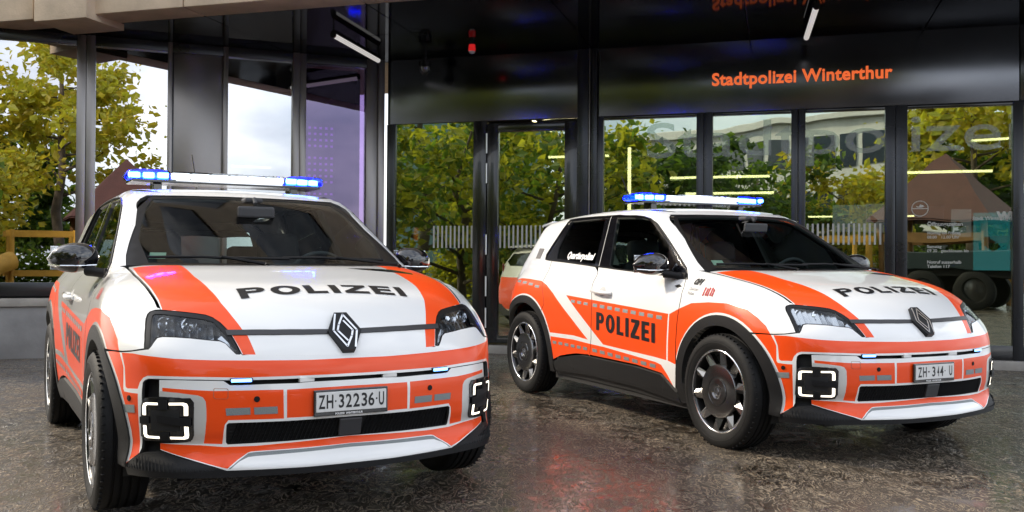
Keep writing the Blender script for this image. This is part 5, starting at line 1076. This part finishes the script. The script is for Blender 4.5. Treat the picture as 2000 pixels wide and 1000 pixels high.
def tree(loc,h,rad,nleaf,mats,label,low=.25,seed=1,size=.16,group='trees around the square'):
    r=random.Random(seed); t=thing('tree',label,'tree',loc,group=group); b=MB(); lim=[]
    tp=[Vector((0,0,-.05))]; 
    for i in range(1,7): tp.append(Vector((r.uniform(-.12,.12)*i*.4,r.uniform(-.12,.12)*i*.4,h*.85*i/6)))
    b.tube(tp,[.02*h*(1-.85*i/6)+.02 for i in range(7)],10)
    for k in range(16):
        f=low+(.95-low)*k/16; base=tp[0].lerp(tp[-1],f) if False else tp[min(5,int(f*6))].lerp(tp[min(6,int(f*6)+1)],f*6-int(f*6)); a=k*2.4+r.uniform(-.4,.4); ln=rad*(1.05-.55*abs(f-.45))*r.uniform(.7,1.1)
        e=base+Vector((math.cos(a)*ln,math.sin(a)*ln,ln*r.uniform(.2,.6))); m_=base.lerp(e,.5)+Vector((0,0,-.08*ln)); b.tube([base,m_,e],[.010*h*(1-f)+.018,.02,.007],6); lim.append((base,m_,e))
        for q in range(3):
            s=m_.lerp(e,r.uniform(.1,.9)); e2=s+Vector((r.uniform(-1,1),r.uniform(-1,1),r.uniform(-.2,.8)))*ln*.35; b.tube([s,e2],[.012,.004],5); lim.append((s,s.lerp(e2,.5),e2))
    b.build('trunk',M_BARK,t,smooth=True)
    V=[];F=[];MI=[]
    cl=[(l[1].lerp(l[2],r.random()),r.uniform(.28,.62)*rad*.42) for l in lim for _ in range(3)]
    for i in range(nleaf):
        c,s=cl[r.randrange(len(cl))]; p=c+Vector((r.gauss(0,1),r.gauss(0,1),r.gauss(0,.7)))*s*.6
        d=Vector((r.gauss(0,1),r.gauss(0,1),r.gauss(-.3,.6))).normalized(); sd=d.orthogonal().normalized(); sd.rotate(Matrix.Rotation(r.uniform(0,6.28),3,d)); L_=size*r.uniform(.4,1.5); W=L_*.32; n=len(V); up=d.cross(sd)*W*.3
        V+=[p,p+d*L_*.45+sd*W+up,p+d*L_,p+d*L_*.45-sd*W+up]; F+=[(n,n+1,n+2),(n,n+2,n+3)]; k=0 if r.random()<.6 else 1; MI+=[k,k]
    me=bpy.data.meshes.new('crown'); me.from_pydata([tuple(v) for v in V],[],F); [me.materials.append(m) for m in mats]; me.polygons.foreach_set('material_index',MI); o=bpy.data.objects.new('crown',me); COL.objects.link(o); o.parent=t
    return t
Y,Gn,Dk,Go=LF
tree((2.3,-15,0),10.2,3.2,4600,(Y,Go),'yellow green tree behind the play frame, its branches hanging to the left panes',.40,2,.32)
tree((-8.2,.6,0),5.4,2.9,4300,(Y,Gn),'slim yellow green tree mirrored in the left door pane',.12,3,.24)
tree((-6.3,-.9,0),5.3,2.7,4300,(Y,Gn),'yellow green tree mirrored in the entrance door',.12,4,.24)
tree((-10.5,4.2,0),5.2,2.6,4000,(Gn,Y),'light tree farthest to the left of the square',.15,5,.22)
tree((-5.8,-6.5,0),5.2,2.6,4500,(Dk,Gn),'dark tree mirrored in the pane right of the door',.42,6,.26)
tree((-3.6,-10.5,0),4.9,2.7,4500,(Gn,Dk),'green tree mirrored below the frosted letters',.16,7,.24)
tree((-1.6,-13.,0),4.6,2.7,4500,(Go,Y),'golden low tree in front of the pale office building',.12,8,.24)
tree((1.2,-19,0),6.2,3.0,9000,(Gn,Dk),'tall green tree behind the red tent roof',.2,9,.32)
tree((-13,-4,0),9,3.6,6000,(Gn,Y),'broad tree beside the parked side of the square',.2,11,.28)
tree((-16,-14,0),10,4,5000,(Gn,Dk),'big tree at the far left corner of the square',.2,12,.3)
# pale office building
of=thing('office_building','pale office block with window bands across the square','office building',(-9.5,-33,0),R(14))
M_OF=mat('office_white',(.62,.62,.60),.7,var=.06); M_OFG=mat('office_glass',(.04,.05,.07),.08,coat=.5)
b=MB(); b.box((0,0,5.55),(22,9,5.7),bev=.05); b.build('wall',M_OF,of); b=MB(); b.box((0,0,1.35),(20,8.4,2.7)); b.build('ground_floor',mat('office_dark',(.1,.1,.1),.6),of); b=MB(); b.box((0,0,8.5),(22.6,9.6,.35),bev=.03); b.build('roof',M_OF,of)
wm=None
for fl in (4.2,6.9):
    for k in range(17):
        b=MB()
        if wm is None:
            b.box((0,0,0),(.95,.12,1.5)); o=b.build('window',M_OFG,of); wm=o.data
        else: o=bpy.data.objects.new('window',wm); COL.objects.link(o); o.parent=of
        o.location=(-10.2+1.27*k,4.5,fl)
te=thing('glass_building','teal glazed building left of the office block','building',(-17,-13,0),R(62)); M_TE=mat('teal_wall',(.20,.33,.36),.3,coat=.4)
b=MB(); b.box((0,0,5.5),(9,6,11),bev=.04); b.build('wall',M_TE,te)
for k in range(5):
    for z in (2.2,5.2,8.2): b=MB(); b.box((-3.4+1.7*k,3.0,z),(1.1,.12,2.1)); b.build('window',M_OFG,te)
# play frame with a red brown tent roof, timber posts
pf=thing('play_frame','timber play frame with a red brown tent roof','play frame',(2.3,-8.2,0),R(12)); M_TENT=mat('tent_red_brown',(.085,.03,.022),.7,var=.15); M_TIM=mat('timber_yellow',(.22,.11,.03),.6,var=.2)
b=MB(); V=[Vector((-1.7,-1.4,2.4)),Vector((1.7,-1.4,2.4)),Vector((1.7,1.4,2.4)),Vector((-1.7,1.4,2.4)),Vector((0,0,4.3))]; b.add(V,[(0,1,4),(1,2,4),(2,3,4),(3,0,4)]); b.add([v-Vector((0,0,.05)) for v in V],[(0,4,1),(1,4,2),(2,4,3),(3,4,0)]); b.build('roof',M_TENT,pf)
for x in (-1.4,1.4):
    for y in (-1.1,1.1): b=MB(); b.tube([(x,y,0),(x,y,2.45)],.09,10); b.build('post',M_TIM,pf,angle=40)
for y in (-1.1,1.1):
    b=MB(); b.box((0,y,1.9),(2.8,.1,.22)); b.build('beam',M_TIM,pf); b=MB(); b.box((0,y,1.1),(2.8,.08,.14)); b.build('rail',M_TIM,pf)
b=MB(); b.box((0,0,1.0),(2.7,2.1,.08)); b.build('platform',M_TIM,pf); b=MB(); b.tube([(1.5,0,1.0),(2.2,0,.7),(3.0,0,.3),(3.4,0,.25)],[.32]*4,12); b.build('slide',mat('slide_yellow',(.55,.30,.03),.3,coat=.5),pf,smooth=True)
cf=thing('climbing_frame','yellow timber climbing frame low behind the left panes','climbing frame',(-.45,-6.9,0),R(10)); M_YT=mat('timber_bright',(.62,.34,.04),.6,var=.15)
for x in (-.8,.8):
    for y in (-.5,.5): b=MB(); b.tube([(x,y,0),(x,y,1.95)],.075,10); b.build('post',M_YT,cf,angle=40)
for y in (-.5,.5):
    for z in (1.85,.75): b=MB(); b.box((0,y,z),(1.9,.09,.16)); b.build('beam',M_YT,cf)
b=MB(); b.tube([(-.8,.6,1.1),(-1.2,.9,.95),(-1.6,1.2,.5),(-1.8,1.35,.2)],[.26]*4,14); b.build('slide_tube',M_YT,cf,smooth=True)
# dark lorry parked across the square
lo_=thing('lorry','dark flatbed lorry parked across the square','lorry',(4.2,-5.6,0),R(188)); M_LO=mat('lorry_dark',(.02,.025,.03),.3,coat=.5)
b=MB(); b.box((0,0,.95),(5.2,1.9,.25),bev=.03); b.build('chassis',M_BP,lo_) if 'M_BP' in globals() else None
b=MB(); b.box((-2.0,0,1.75),(1.4,2.1,1.5),bev=.12); b.build('cab',M_LO,lo_); b=MB(); b.box((.9,0,1.25),(3.6,2.1,.5),bev=.03); b.build('load_bed',mat('lorry_bed',(.008,.02,.025),.5),lo_)
for x in (-1.9,.7,1.9):
    for s in (-1,1):
        b=MB(); b.lathe([(s*.72,.0),(s*.72,.3),(s*.74,.48),(s*1.0,.5),(s*1.03,.46),(s*1.03,.3),(s*.95,.27),(s*.95,.0)],32,'y',(x,0,.5)); b.build('wheel',M_RUB,lo_,angle=40)
        b=MB(); b.lathe([(s*.955,.27),(s*.97,.16),(s*1.0,.1),(s*1.0,0)],24,'y',(x,0,.5)); b.build('hub',M_GUND,lo_,angle=40)
# low hedge and bench line
for i,(x,y,L_) in enumerate(((-9.5,-2.2,3.4),(-5.5,-12,4.5),(1.2,-12.5,4.0))):
    t=thing('hedge','low clipped hedge %s'%('under the slim trees at the left','below the dark tree','behind the play frame')[i] if False else 'low clipped hedge '+('under the slim trees','near the office block','behind the play frame')[i],'hedge',(x,y,0),R(20*i)); r=random.Random(40+i); V=[];F=[]
    for k in range(3500):
        p=Vector((r.uniform(-L_/2,L_/2),r.gauss(0,.32),abs(r.gauss(.75,.32)))); d=Vector((r.gauss(0,1),r.gauss(0,1),r.gauss(.3,.7))).normalized(); sd=d.orthogonal().normalized()*.05; n=len(V); V+=[p,p+d*.09+sd,p+d*.18,p+d*.09-sd]; F.append((n,n+1,n+2,n+3))
    me=bpy.data.meshes.new('foliage'); me.from_pydata([tuple(v) for v in V],[],F); me.materials.append(LF[1] if i else LF[0]); o=bpy.data.objects.new('foliage',me); COL.objects.link(o); o.parent=t
